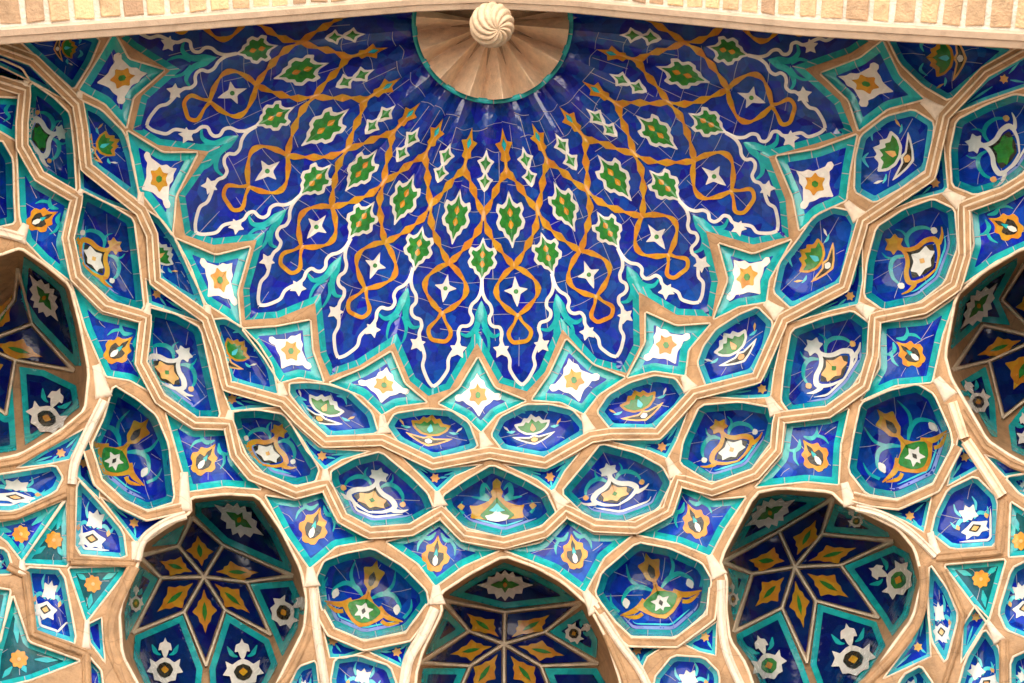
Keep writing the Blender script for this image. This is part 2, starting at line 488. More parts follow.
# ================================================================== motifs
def m_kite(k, c, sc=.62):
    """scalloped white star with an ochre blossom and a green bud"""
    T, Rr, B, Ll = k.raw[0], k.raw[2], k.raw[4], k.raw[6]
    c = np.asarray(c, float)
    k.frame(c, 1, 1, up=(T - B) * .285, right=(Rr - Ll) * .245)
    sk = .5 * (((Rr + Ll) / 2 - c))                # the side tips sit below the centre
    W = np.array([(0, 1), (.13, .74), (.30, .62), (.36, .36), (.62, .16), (.80, .02), (.95, .06), (1.06, -.06), (1.0, -.24), (.84, -.27), (.70, -.22), (.52, -.40), (.30, -.52), (.16, -.72), (0, -1)])
    w = k.fill('star_flower', 'white', W, .004, mirror=True, c=(0, 0), rnd=.15)
    O = [(0, .52), (.12, .30), (.38, .28), (.30, .04), (.42, -.24), (.16, -.26), (0, -.5)]
    b = k.fill('blossom', 'ochre', O, .007, parent=w, mirror=True, c=(0, 0), rnd=.18)
    k.fill('bud', 'green', [(0, .16), (.11, .09), (.11, -.09), (0, -.16)], .010, parent=b, mirror=True, c=(0, 0))
def m_diamond(k, c, sx=16, sy=19, ang=None):
    """ochre ring of lobes round a black heart with a white drop, turquoise leaves"""
    k.frame(c, sx, sy, ang)
    O = [(0, 1.02), (.17, .66), (.34, .50), (.66, .42), (.62, .12), (.90, -.08), (.80, -.40), (.52, -.52), (.42, -.86), (.16, -.94), (0, -.88)]
    o = k.fill('lobed_blossom', 'ochre', O, .004, mirror=True, c=(0, 0), rnd=.17)
    d = k.fill('heart', 'dark', [(0, .70), (.15, .36), (.10, .10), (.46, .10), (.50, -.22), (.26, -.56), (0, -.66)], .007, parent=o, mirror=True, c=(0, 0))
    k.fill('drop', 'white', [(0, -.02), (.16, -.26), (.15, -.50), (0, -.64)], .010, parent=d, mirror=True)
    k.fill('wedge', 'turq', [(0, .30), (.10, .06), (.13, -.08), (0, -.12)], .010, parent=d, mirror=True)
    for q in (-1, 1):
        k.strokes('leaf', 'turq', [([(q * .16, 1.12), (q * .50, .78), (q * .92, .84), (q * 1.2, 1.12)], [1.0, 4.6, 3.6, .6]),
                                   ([(q * .80, .80), (q * 1.12, .44), (q * 1.16, .02)], [3.0, 3.0, .5])])
def lower_band(k, fr, nm, mat, w, dx=.8):  # sheen on the steep lower wall is painted as pale strokes
    """a foreshortened scroll with the sheen painted in, along the lower edge of the compartment"""
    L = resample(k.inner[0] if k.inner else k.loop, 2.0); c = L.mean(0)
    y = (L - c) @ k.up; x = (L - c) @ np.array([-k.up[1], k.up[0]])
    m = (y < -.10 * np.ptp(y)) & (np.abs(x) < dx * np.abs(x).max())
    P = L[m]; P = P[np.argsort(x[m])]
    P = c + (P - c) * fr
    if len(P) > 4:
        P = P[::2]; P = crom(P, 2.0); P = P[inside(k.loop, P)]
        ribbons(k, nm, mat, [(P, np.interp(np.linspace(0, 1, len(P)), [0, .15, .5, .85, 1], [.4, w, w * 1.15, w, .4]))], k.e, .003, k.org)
def m_arab(k, c, A, B, sx=34, sy=27, ang=None, bud='amber', heart='dark', seed='green', bands=True):
    """pointed arabesque in glaze A round a lozenge in glaze B, turquoise scrolls with buds"""
    k.frame(c, sx, sy, ang)
    if bands:
        lower_band(k, .97, 'sheen_scroll_band', 'lav_sheen', 2.2); lower_band(k, .88, 'sheen_scroll_band', 'white' if A == 'white' else 'pale', 2.0, .7)
    for q in (-1, 1):
        k.strokes('scroll', 'turq', [([(q * .10, .22), (q * .30, .46), (q * .56, .44), (q * .78, .20), (q * .84, -.08)], [1.2, 4.2, 4.4, 3.6, 1.6]),
                                     ([(q * .34, .46), (q * .40, .68), (q * .36, .88)], [3.4, 2.0, .5])])
        k.fill('bud', bud, [(q * .86, .02), (q * .96, -.12), (q * .86, -.26), (q * .74, -.14)], .006, rnd=.25)
    h = k.fill('lozenge', heart, [(0, .26), (.30, -.04), (.54, -.30), (.26, -.56), (0, -.68)], .005, mirror=True, rnd=.1)
    b = k.fill('blossom', B, [(0, .10), (.14, -.08), (.40, -.14), (.34, -.32), (.40, -.46), (.14, -.48), (0, -.60)], .008, parent=h, mirror=True, rnd=.12)
    k.fill('seed', seed, [(0, -.18), (.09, -.28), (0, -.38)], .011, parent=b, mirror=True)
    k.fill('finial', A, [(0, 1.02), (.08, .86), (.26, .84), (.20, .68), (.26, .54), (.08, .52), (.05, .34), (0, .30)], .007, mirror=True, rnd=.15)
    for q in (-1, 1):
        k.strokes('arm', A, [([(0, .46), (q * .07, .24), (q * .24, .06), (q * .50, -.06), (q * .66, -.26), (q * .62, -.44), (q * .86, -.40), (q * 1.04, -.26)], [3.4, 4.2, 4.6, 5.0, 5.6, 4.6, 3.0, .8]),
                              ([(q * .60, -.42), (q * .36, -.62), (0, -.76)], [4.0, 2.6, 1.6])], .007)
def m_arch(k, c, sx=42, sy=28):
    """the ochre arch over a green and white heart, in the middle compartment"""
    k.frame(c, sx, sy)
    lower_band(k, .95, 'sheen_scroll_band', 'lav_sheen', 2.4); lower_band(k, .85, 'sheen_scroll_band', 'pale', 1.6, .6)
    for q in (-1, 1):
        k.strokes('scroll', 'turq', [([(q * .16, .54), (q * .30, .74), (q * .34, .40), (q * .22, .22), (q * .60, .30)], [1, 4.5, 6, 4, .8]),
                                     ([(q * .80, -.30), (q * .88, -.10), (q * .82, .16)], [3, 2.5, .6])])
        k.fill('bud', 'amber', [(q * .86, .08), (q * .95, -.04), (q * .84, -.18), (q * .76, -.02)], .006)
    a = k.fill('arch_blossom', 'ochre', [(0, .96), (.10, .82), (.09, .60), (.15, .46), (.10, .30), (.26, .10), (.48, -.02), (.66, .0), (.60, -.22), (.64, -.46), (.40, -.50), (0, -.56)], .004, mirror=True, c=(0, -.1))
    g = k.fill('heart', 'green', [(0, .28), (.14, .02), (.42, -.36), (.30, -.50), (0, -.56)], .007, parent=a, mirror=True)
    k.fill('petals', 'white', [(0, -.16), (.12, -.32), (.30, -.38), (.22, -.54), (0, -.60)], .010, parent=g, mirror=True)
    k.fill('wedge', 'pale', [(0, .08), (.08, -.08), (.20, -.20), (0, -.26)], .010, parent=g, mirror=True)
def m_lotus(k, c, ol, sx=22, sy=17, ang=None):
    """green lotus outlined in white or ochre, small drops beside it and its flattened reflection painted below"""
    k.frame(c, sx, sy, ang)
    P = np.array([(0, .92), (.22, .66), (.40, .74), (.56, .46), (.96, .42), (.80, .02), (.44, -.28), (0, -.36)])
    w = k.fill('lotus', ol, P * [1.08, 1.1], .004, mirror=True, c=(0, .15), rnd=.14)
    g = k.fill('petals', 'green', [(0, .68), (.19, .42), (.36, .52), (.50, .30), (.86, .32), (.70, .04), (.38, -.19), (0, -.26)], .007, parent=w, mirror=True, c=(0, .1))
    k.fill('heart', 'pale' if ol != 'white' else 'amber', [(0, .40), (.12, .14), (.16, -.04), (0, -.18)], .010, parent=g, mirror=True)
    lo = k.fill('lotus_reflection', ol if ol == 'white' else 'amber', [(0, -.36), (.26, -.50), (.62, -.44), (1.24, -.34), (.96, -.58), (.48, -.86), (0, -1.06)], .003, mirror=True, c=(0, -.66), rnd=.1)  # mirror image of the lotus in the lower wall, painted as a shape
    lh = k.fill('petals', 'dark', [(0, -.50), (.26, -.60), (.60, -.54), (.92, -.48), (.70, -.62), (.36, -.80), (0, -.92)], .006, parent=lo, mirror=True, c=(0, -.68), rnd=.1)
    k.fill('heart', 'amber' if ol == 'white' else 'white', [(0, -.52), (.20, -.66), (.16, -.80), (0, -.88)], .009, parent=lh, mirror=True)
    for q in (-1, 1):
        k.strokes('crescent', 'pale', [([(q * .30, 1.12), (q * .66, 1.26), (q * .96, .90)], [.8, 3.6, .6])])
        k.fill('drop', 'amber' if (q > 0) == (ol == 'white') else 'white', [(q * 1.62, .46), (q * 1.58, .28), (q * 1.32, .02), (q * 1.42, .30)], .005)
        k.strokes('sprig', 'pale', [([(q * 1.0, .02), (q * 1.2, -.02), (q * 1.48, .04)], [.6, 3.0, .5])])
def m_spandrel(k, c, s=4.2):
    k.frame(c, s, s)
    T = k.raw
    ang = np.linspace(0, 2 * math.pi, 13)[:-1]
    k.fill('rosette', 'amber', np.stack([np.cos(ang) * (1 + .25 * np.cos(6 * ang)), np.sin(ang) * (1 + .25 * np.cos(6 * ang))], 1), .005, c=(0, 0))
    far = T[np.argsort(-np.hypot(*(T - k.fc).T))[:3]]
    for f in far:
        a = k.fc + (f - k.fc) * .20; b = k.fc + (f - k.fc) * .66
        P = resample([a, b], 1.8, False); P = P[inside(k.loop, P)]
        if len(P) > 2: ribbons(k, 'leaf', 'pale', [(P, np.interp(np.linspace(0, 1, len(P)), [0, .4, 1], [.6, 2.4, .4]))], k.e, .004, k.org)
def m_tri(k, c, s=8.5):
    k.frame(c, s, s); ang = np.linspace(0, 2 * math.pi, 33)[:-1]
    r = 1 + .12 * np.cos(8 * ang)
    far = k.raw[np.argsort(-np.hypot(*(k.raw - k.fc).T))[:4]]
    for f in far:
        a = k.fc + (f - k.fc) * .25; b = k.fc + (f - k.fc) * .62
        P = resample([a, b], 1.8, False); P = P[inside(k.loop, P)]
        if len(P) > 2: ribbons(k, 'leaf', 'turq', [(P, np.interp(np.linspace(0, 1, len(P)), [0, .5, 1], [1.2, 6.0, .6]))], k.e, .004, k.org)
    r_ = k.fill('rosette', 'ochre', np.stack([np.cos(ang) * r, np.sin(ang) * r], 1), .006, c=(0, 0), rnd=0)
    k.fill('eye', 'amber', np.stack([np.cos(ang[::3]) * .22, np.sin(ang[::3]) * .22], 1), .009, parent=r_, c=(0, 0))
def m_tulip(k, c, sx=46, sy=44, ang=None):
    """ochre tulip over a green lozenge with a white star, turquoise scrolls and white buds"""
    k.frame(c, sx, sy, ang)
    lower_band(k, .95, 'sheen_scroll_band', 'lav_sheen', 3.0); lower_band(k, .86, 'sheen_scroll_band', 'pale', 1.6, .7)
    for q in (-1, 1):
        k.strokes('scroll', 'turq', [([(q * .06, -.02), (q * .28, .16), (q * .52, .20), (q * .72, .02), (q * .74, -.14)], [1, 5, 5, 3.4, 1]),
                                     ([(q * .34, .20), (q * .46, .42), (q * .44, .74)], [4, 3, .6]),
                                     ([(q * .86, -.22), (q * .96, .0), (q * .92, .22)], [3, 3, .5])])
        k.fill('bud', 'white', [(q * .66, .06), (q * .76, -.06), (q * .70, -.22), (q * .58, -.08)], .006, rnd=.2)
        k.strokes('arm', 'ochre', [([(q * .30, -.12), (q * .52, -.28), (q * .86, -.30)], [5, 6, 1]), ([(q * .42, -.40), (q * .56, -.44), (q * .80, -.34)], [4, 4, 1])], .005)
    o = k.fill('lozenge', 'ochre', [(0, .14), (.16, -.06), (.52, -.24), (.36, -.42), (.18, -.58), (0, -.66)], .006, mirror=True, rnd=.08)
    g = k.fill('green_heart', 'green', [(0, -.02), (.22, -.10), (.38, -.22), (.26, -.42), (.12, -.52), (0, -.56)], .009, parent=o, mirror=True, rnd=.2)
    s = k.fill('star', 'white', [(0, -.10), (.07, -.20), (.20, -.20), (.11, -.30), (.17, -.44), (.04, -.40), (0, -.48)], .012, parent=g, mirror=True, c=(0, -.29))
    k.fill('seed', 'dark', [(0, -.22), (.05, -.29), (0, -.37)], .015, parent=s, mirror=True)
    k.strokes('stem', 'ochre', [([(0, .30), (0, .05)], [3, 5])], .006)
    t = k.fill('tulip', 'ochre', [(0, .86), (.07, .68), (.24, .64), (.17, .44), (.15, .30), (.05, .20), (0, .16)], .007, mirror=True, rnd=.14)
    k.fill('seed', 'dark', [(0, .60), (.08, .46), (.05, .30), (0, .26)], .010, parent=t, mirror=True)
def m_small(k, c, sx=26, sy=26, ang=None):
    """the small lower compartments: a white blossom over a white scroll with an ochre heart"""
    k.frame(c, sx, sy, ang)
    lower_band(k, .93, 'sheen_scroll_band', 'white', 2.2)
    for q in (-1, 1):
        k.strokes('scroll', 'pale', [([(q * .12, -.04), (q * .42, .10), (q * .70, -.06), (q * .82, .2)], [1, 4, 3.4, .6]), ([(q * .3, .26), (q * .44, .5), (q * .40, .8)], [3, 2.6, .5])])
        k.fill('bud', 'amber', [(q * .62, .02), (q * .74, -.12), (q * .62, -.24), (q * .54, -.12)], .006)
    k.fill('blossom', 'white', [(0, .60), (.12, .42), (.34, .50), (.28, .20), (.34, -.02), (.1, .02), (0, -.06)], .005, mirror=True, rnd=.14)
    w = k.fill('scroll_heart', 'white', [(0, -.10), (.26, -.22), (.60, -.32), (.44, -.50), (.52, -.68), (.2, -.62), (0, -.74)], .005, mirror=True)
    o = k.fill('heart', 'dark', [(0, -.22), (.30, -.38), (0, -.56)], .008, parent=w, mirror=True)
    k.fill('seed', 'amber', [(0, -.28), (.18, -.40), (0, -.50)], .011, parent=o, mirror=True)

# ================================================================== openings traced as they lie on the vault
side = lambda i, n: ['leftmost', 'second from left', 'third from left', 'fourth from left', 'fifth from left', 'middle', 'fifth from right', 'fourth from right', 'third from right', 'second from right', 'rightmost'][i]
KITES = [
 ([(160,71),(131,96),(125,123),(106.6,102),(82,89),(98,63.6),(114,37),(127,61)], (122,78)),
 ([(194,155),(173.5,195),(171,230),(152,203),(141,189),(135,162),(130,135),(162,155)], (159,179)),
 ([(247,250),(235,291.5),(238,322),(226,313),(208,302),(193,271),(179,242),(215.6,258)], (220,280)),
 ([(308,323),(310,351),(320,379),(299,375),(281,380),(266,356),(247,331),(277,329)], (291,351)),
 ([(390,355),(402.5,385),(422,401),(396,404),(382,412),(363.5,394),(334,383),(363.6,371)], (384,385)),
 ([(478,362),(493,390),(521,401),(495,413),(481,429),(467,415),(443,403),(461,390)], (478,395)),
 ([(567,343),(592,367),(620,378),(597,393),(583,411),(562,400),(536,398),(552,375)], (574,380)),
 ([(648,316),(676,328.5),(706,326),(686,349),(683,373),(654,368.5),(631,374.6),(648,343)], (666,345)),
 ([(722,247),(753,257),(788,243),(767,279),(764,300),(739,304),(717,315.5),(731,280)], (747,277)),
 ([(779,158),(817.5,151.6),(854,138),(848,168.5),(844,199),(817.5,210.6),(801,226),(795.6,197)], (815,184)),
 ([(824.6,74),(861,60),(882,44),(898,77),(920,98),(887,106.6),(860,127),(851,99)], (866,84)),
]
# orientation: vertex 0 points to the apex, 2 and 6 are the side tips, 4 the foot
for i, (P, c) in enumerate(KITES):
    where = ['leftmost of the row, touching the brick arch', 'second from left, above the narrow green-bud compartment', 'third from left', 'fourth from left', 'fifth from left', 'straight below the shell boss, middle of the row',
             'fifth from right', 'fourth from right', 'third from right', 'second from right', 'rightmost of the row, touching the brick arch'][i]
    k = Cell('kite_panel', 'white-star kite panel under the blue fan, ' + where, 'tile panel', 'white-star kite panels round the fan', P, D=.03, bw=8.6, steep=1.0, smooth=.05, ex=2.9, border='turq', joints=4)
    m_kite(k, c)
EYES = [
 ([(97,40),(88,62),(73,86),(55,70),(22,40),(60,28)], (66,48), 'ochre', 11, 12, 'green lotus with ochre outline, cut off by the arch at far left'),
 ([(122,134),(130,160),(137,197),(112,178),(95,166),(88,140),(83,104),(100,112)], (103,146), 'ochre', 13, 18, 'narrow green lotus compartment with ochre outline, right of the white rib at far left'),
 ([(173,240),(188,268),(202,305),(180,292),(160,279),(153,250),(147,213),(160,222)], (160,256), 'white', 14, 15, 'narrow lotus compartment with white outline, left of the third white-star kite'),
 ([(240,329),(256,345),(270,367),(275,392),(250,386),(231,380),(222,345),(214,322),(225,321)], (234,353), 'ochre', 14, 15, 'narrow lotus compartment with ochre outline, left of the fourth white-star kite'),
 ([(327,387),(349,394),(370,414),(375,431),(330,435),(310,416),(292,393),(292,386),(308,385)], (324,409), 'white', 19, 15, 'lotus with thin white outline and orange heart, between fourth and fifth kites from left'),
 ([(427,411),(450,413),(467,425),(475,446),(434,457),(400,440),(390,426),(396,416)], (430,430), 'ochre', 20, 16, 'lotus with ochre outline left of the vault centre line, pale drop at its right'),
 ([(526,407),(550,407),(571,412),(583,426),(583,433),(545,456),(504,448),(494,435),(502,419)], (533,429), 'white', 19, 16, 'lotus with white outline right of the vault centre line'),
 ([(631,385),(655,378),(674,381),(684,396),(676,408),(652,428),(612,427),(600,412),(610,397)], (640,405), 'ochre', 19, 16, 'lotus with ochre outline under the fourth kite from right'),
 ([(718,331),(740,317),(757,310),(770,323),(765,347),(752,372),(708,384),(700,363),(706,347)], (734,347), 'white', 19, 17, 'lotus with white outline under the third kite from right'),
 ([(800,241),(815,219),(833,210),(848,213),(856,226),(842,282),(792,306),(776,291),(782,264)], (816,259), 'ochre', 19, 19, 'lotus with ochre outline under the second kite from right'),
 ([(863,137),(887,118.5),(913,112),(932,124),(926,167),(900,186),(874.5,200),(857,190),(858,158)], (893,154), 'white', 21, 21, 'large lotus with bold white outline under the rightmost kite'),
 ([(890,38),(902,62),(925,84),(949,98),(985,68),(1008,49),(950,36)], (946,58), 'ochre', 19, 20, 'lotus with ochre outline cut off by the arch at right'),
]
for P, c, ol, sx, sy, lab in EYES:
    k = Cell('lotus_compartment', lab, 'tile compartment', 'shallow lotus compartments below the kites', P, D=.19, bw=6.4, ex=2.8, border='pale', steep=2.8, joints=7)
    m_lotus(k, c, ol, sx, sy)
SPAN = [
 ([(-30,40),(0,55),(30,66),(62,97),(35,80),(0,63),(-30,50)], None, 'pale sliver-shaped panel at far left edge, below the arch'),
 ([(82,169),(105,186),(132,211),(105,199),(83,188)], None, 'thin pale spandrel between two ribs, left of the second white-star kite'),
 ([(149,284),(170,298),(196,319),(172,309),(151,302)], (157,294), 'thin striped spandrel left of the third white-star kite'),
 ([(226,391),(252,398),(273,406),(250,406),(233,409)], (232,399), 'thin spandrel under the lotus left of the fourth kite'),
 ([(293,425),(318,450),(330,452),(364,452),(341,457),(325,467),(309,449)], (322,456), 'three-cornered spandrel left of the white arabesque in the left half'),
 ([(403,457),(433,472),(476,466),(453,474),(437,489),(424,475)], (435,478), 'three-cornered spandrel just left of the central ochre-arch compartment'),
 ([(509,466),(545,471),(575,456),(562,470),(552,488),(538,477)], (550,477), 'three-cornered spandrel just right of the central ochre-arch compartment'),
 ([(612,441),(658,443),(684,417),(674,440),(666,455),(650,448)], (662,447), 'three-cornered spandrel right of the white arabesque in the right half'),
 ([(714,396),(757,384),(775,352),(781,338),(771,372),(768,395),(745,396)], (762,389), 'three-cornered spandrel below the white-outlined lotus at right'),
 ([(794,321),(846,291),(861,248),(860,280),(856,302),(830,308)], (850,296), 'three-cornered spandrel below the lotus under the second kite from right'),
 ([(872,217),(931,181),(943,149),(945,187),(943,190),(915,197)], (935,183), 'three-cornered spandrel below the big white-outlined lotus at right'),
 ([(952,113),(988,80),(1026,57),(1032,82),(985,98)], (1004,79), 'light spandrel with orange rosette in the upper right corner'),
 ([(327,634),(345,646),(364,650),(345,655),(332,655)], (333,641), 'small spandrel below left of the left tulip compartment'),
 ([(374,652),(408,644),(402,665),(392,660)], (397,652), 'small spandrel below right of the left tulip compartment'),
 ([(627,643),(662,645),(645,655),(641,664)], (637,650), 'small spandrel below left of the middle-right tulip compartment'),
 ([(690,644),(714,627),(713,652),(700,649)], (705,637), 'small spandrel below right of the middle-right tulip compartment'),
 ([(877,507),(902,505),(928,500),(922,528),(907,519)], (910,516), 'pale spandrel below the right tulip compartment'),
 ([(960,443),(978,466),(951,481)], (965,457), 'small blue spandrel right of the right tulip compartment'),
 ([(927,600),(928,655),(888,675),(914,642)], (918,647), 'dark blue spandrel with orange rosette right of the right star niche'),
 ([(966,626),(976,610),(985,619),(963,657)], (976,617), 'thin spandrel below the green triangle at right'),
 ([(990,458),(1030,470),(1006,474)], None, 'flat thin spandrel near the right edge, above a small blue compartment'),
 ([(22,466),(45,453),(82,432),(68,457),(45,462)], (61,453), 'long thin spandrel beside the left edge niche'),
 ([(105,501),(140,519),(168,516),(137,540)], (134,523), 'pale spandrel under the left tulip-and-lozenge compartment'),
 ([(79,463),(88,447),(98,480),(97,493),(80,476)], (84,463), 'thin spandrel left of the tilted ochre lozenge compartment'),
 ([(89,627),(99,622),(103,657),(93,642)], None, 'sliver of blue tile beside the green triangle at lower left'),
]
for P, c, lab in SPAN:
    k = Cell('spandrel_panel', lab, 'tile panel', 'small spandrels between the compartments', P, D=.05, bw=4.0, ex=3.0, border='pale', steep=1.0, smooth=.0, joints=0, lip=.9, grid=2.6)
    if c is not None: m_spandrel(k, c)
OCT = [
 ([(-40,60),(0,62),(20,71),(25,79),(0,75),(-40,80)], None, None, None, 0, 0, 'strip of pale compartment at the left edge, just below the arch'),
 ([(-40,150),(0,143),(10,160),(11,200),(12,221),(-10,226),(-40,226)], None, None, None, 0, 0, 'plain blue compartment cut by the left edge, above the left niche'),
 ([(33,87),(52,100),(67,115),(71,150),(73,188),(56,180),(42,171),(28,145),(30,115)], (46,136), 'white', 'green', 27, 20, 'white arabesque with green heart, beside the left edge'),
 ([(84,195),(108,207),(131,221),(136,260),(141,307),(114,299),(84,273),(75,245),(79,215)], (100,255), 'ochre', 'white', 33, 25, 'ochre arabesque round a white heart, in the upper left'),
 ([(151,311),(175,317),(198,330),(208,375),(217,415),(197,415),(165,391),(149,363),(148,335)], (172,367), 'white', 'amber', 34, 26, 'tall white arabesque with amber heart at left of the vault'),
 ([(235,414),(258,413),(282,417),(300,442),(316,470),(313,479),(296,483),(270,476),(250,455),(238,428)], (271,447), 'ochre', 'white', 31, 26, 'ochre arabesque with white heart, lower left of the fan'),
 ([(380,455),(409,479),(425,495),(431,510),(411,521),(372,525),(350,516),(334,481),(334,473),(356,461)], (374,493), 'white', 'amber', 36, 26, 'white arabesque with amber heart, first left of the centre'),
 ([(492,468),(523,482),(544,494),(553,513),(541,523),(505,535),(466,525),(449,508),(446,497),(468,482)], (497,505), 'arch', None, 42, 28, 'central compartment with an ochre arch over a green and white heart'),
 ([(602,447),(636,456),(660,469),(668,483),(656,507),(621,520),(589,515),(565,492),(587,466)], (613,487), 'white', 'amber', 36, 26, 'white arabesque with amber heart, first right of the centre'),
 ([(702,408),(740,405),(768,410),(773,422),(769,440),(748,469),(712,480),(683,462),(686,443)], (728,443), 'ochre', 'white', 34, 27, 'ochre arabesque with white heart, second right of the centre'),
 ([(794,332),(826,320),(852,314),(867,325),(866,360),(850,385),(830,404),(791,410),(784,400),(787,370)], (828,362), 'white', 'amber', 36, 31, 'white arabesque with amber heart, third right of the centre'),
 ([(879,229),(905,212),(933,202),(952,211),(955,246),(942,281),(918,300),(884,307),(867,295),(870,262)], (914,256), 'ochre', 'white', 37, 33, 'ochre arabesque with white heart, fourth right of the centre'),
 ([(959,122),(988,107),(1015,97),(1034,100),(1040,140),(1022,170),(1005,183),(975,192),(955,184),(953,150)], (996,148), 'white', 'green', 36, 31, 'white arabesque with green heart at the right edge'),
]
for P, c, A, B, sx, sy, lab in OCT:
    k = Cell('arabesque_compartment', lab, 'tile compartment', 'deep arabesque compartments of the second tier', P, D=.34, bw=7.8, ex=3.2, steep=3.0, joints=9)
    if A == 'arch': m_arch(k, c, sx, sy)
    elif A: m_arab(k, c, A, B, sx, sy, bud='amber' if A == 'white' else 'white', seed='green' if A == 'white' else 'amber')
DIA = [
 ([(-40,100),(0,100),(21,101),(15,137),(0,128),(-40,120)], None, 'dark blue tile with turquoise scroll cut by the left edge'),
 ([(18,150),(35,184),(70,204),(60,243),(69,278),(45,258),(28,240),(22,215)], (42,219), 'ochre blossom diamond near the left edge, above the left niche'),
 ([(74,287),(100,316),(141,326),(137,363),(152,391),(131,378),(108,374),(88,328)], (119,349), 'ochre blossom diamond between the left niche and the tall white arabesque'),
 ([(169,417),(193,433),(230,431),(232,461),(256,487),(225,484),(190,489),(182,460)], (205,459), 'ochre blossom diamond above the lower left star niche'),
 ([(324,493),(340,522),(368,539),(335,544),(310,565),(288,533),(270,499),(296,503)], (314,526), 'ochre blossom diamond upper left of the left tulip compartment'),
 ([(440,521),(463,545),(494,551),(462,564),(436,583),(420,562),(392,543),(418,536)], (436,554), 'ochre blossom diamond left above the bottom centre niche'),
 ([(567,518),(593,537),(627,537),(602,556),(584,589),(556,568),(510,551),(543,545)], (574,552), 'ochre blossom diamond right above the bottom centre niche'),
 ([(681,487),(712,503),(741,500),(722,528),(709,553),(680,541),(642,534),(668,520)], (695,521), 'ochre blossom diamond upper right of the middle-right tulip compartment'),
 ([(789,424),(828,420),(845,413),(838,445),(836,482),(806,479),(760,485),(784,458)], (814,455), 'ochre blossom diamond above the lower right star niche'),
 ([(882,325),(926,321),(953,301),(940,335),(930,380),(895,383),(865,397),(883,368)], (910,353), 'ochre blossom diamond right of the third white arabesque'),
 ([(974,212),(1000,203),(1030,187),(1040,215),(1030,243),(995,259),(965,281),(977,245)], (1006,226), 'ochre blossom diamond at the right edge, above the right niche'),
]
for P, c, lab in DIA:
    k = Cell('diamond_panel', lab, 'tile panel', 'ochre-blossom diamonds of the second tier', P, D=.035, bw=7.4, ex=3.1, steep=1.0, smooth=.04, joints=6)
    if c: m_diamond(k, c)
    else:
        k.frame((4, 112), 9, 9); k.strokes('scroll', 'turq', [([(-1, 1), (-.2, .2), (.6, .5), (1, -.2)], [1, 4, 3, .6])])
TUL = [
 ([(372,551),(402,569),(424,592),(426,603),(407,629),(364,638),(331,624),(323,605),(319,578),(326,563),(345,556)], (367,598), 47, 46, None, 'deep compartment with upright ochre tulip, left of the bottom centre niche'),
 ([(638,545),(669,551),(700,565),(709,580),(704,611),(676,635),(630,634),(612,615),(598,593),(604,574)], (657,590), 49, 45, -18, 'deep compartment with ochre tulip tilted left, right of the bottom centre niche'),
 ([(863,405),(890,393),(917,387),(932,396),(948,432),(950,443),(938,478),(897,497),(868,492),(851,470),(856,437)], (905,444), 46, 50, -36, 'deep compartment with ochre tulip at right, above a pale spandrel'),
 ([(115,389),(136,402),(154,417),(166,445),(172,500),(147,508),(124,497),(103,480),(94,445),(106,420)], (123,450), 46, 48, 36, 'deep compartment with tilted ochre lozenge at left, under a diamond panel'),
]
for P, c, sx, sy, an, lab in TUL:
    k = Cell('tulip_compartment', lab, 'tile compartment', 'deep tulip compartments of the third tier', P, D=.46, bw=7.8, ex=2.8, steep=2.6, joints=9)
    m_tulip(k, c, sx, sy, an)
SMALL = [
 ([(337,661),(358,658),(388,668),(396,690),(392,715),(340,715),(333,682)], (362,682), 22, 24, None, 'small compartment cut off by the bottom edge, below the left tulip'),
 ([(656,680),(674,658),(703,660),(717,674),(716,712),(662,712)], (690,684), 24, 24, None, 'small compartment cut off by the bottom edge, below the middle-right tulip'),
 ([(950,491),(975,479),(995,499),(995,544),(953,547),(934,532),(938,515)], (971,519), 25, 26, -24, 'five-sided compartment with white blossom at right, below the cream pillar'),
 ([(1014,570),(1030,562),(1048,600),(1030,637),(1008,628),(1001,612)], (1022,598), 20, 26, -15, 'blue compartment cut by the right edge, beside the green triangle'),
 ([(985,633),(998,652),(1000,705),(956,705),(968,661)], (980,676), 22, 26, None, 'compartment with ochre leaves in the lower right corner'),
 ([(931,569),(945,590),(956,616),(945,659),(934,640),(930,604)], (940,620), 14, 30, -8, 'narrow slanting compartment on the flank of the right star niche'),
 ([(905,677),(920,669),(931,685),(931,712),(888,712)], (913,690), 17, 18, None, 'small dark compartment at the bottom edge, right of the right star niche'),
 ([(1010,479),(1035,475),(1040,497),(1022,493)], (1024,486), 9, 8, None, 'tiny compartment at the right edge, below the right niche'),
 ([(1013,660),(1035,650),(1040,705),(1013,705)], (1024,680), 11, 18, None, 'tile at the bottom right corner of the vault'),
 ([(-20,480),(20,474),(54,468),(60,478),(54,490),(14,509),(-20,508)], (16,490), 34, 18, 6, 'flat compartment with ochre flower at the left edge, below the left niche'),
 ([(79,484),(96,503),(121,533),(124,556),(77,552)], (94,527), 24, 30, 10, 'blue compartment with white blossom left of the lower left star niche'),
 ([(28,570),(61,572),(74,641),(52,634),(37,629),(31,592)], (48,598), 20, 30, 14, 'tall compartment with white square blossom at lower left'),
 ([(-20,545),(5,552),(11,572),(-20,573)], (-4,562), 10, 10, None, 'sliver of compartment at the left edge, above the green tile'),
 ([(288,695),(300,669),(314,664),(317,690),(316,712),(290,712)], (303,690), 12, 18, None, 'narrow compartment at the bottom edge, right of the lower left star niche'),
]
for P, c, sx, sy, an, lab in SMALL:
    k = Cell('small_compartment', lab, 'tile compartment', 'small compartments of the lowest tier', P, D=.12, bw=5.6, ex=2.8, border='pale', steep=2.4, smooth=.12, joints=6)
    m_small(k, c, sx, sy, an)
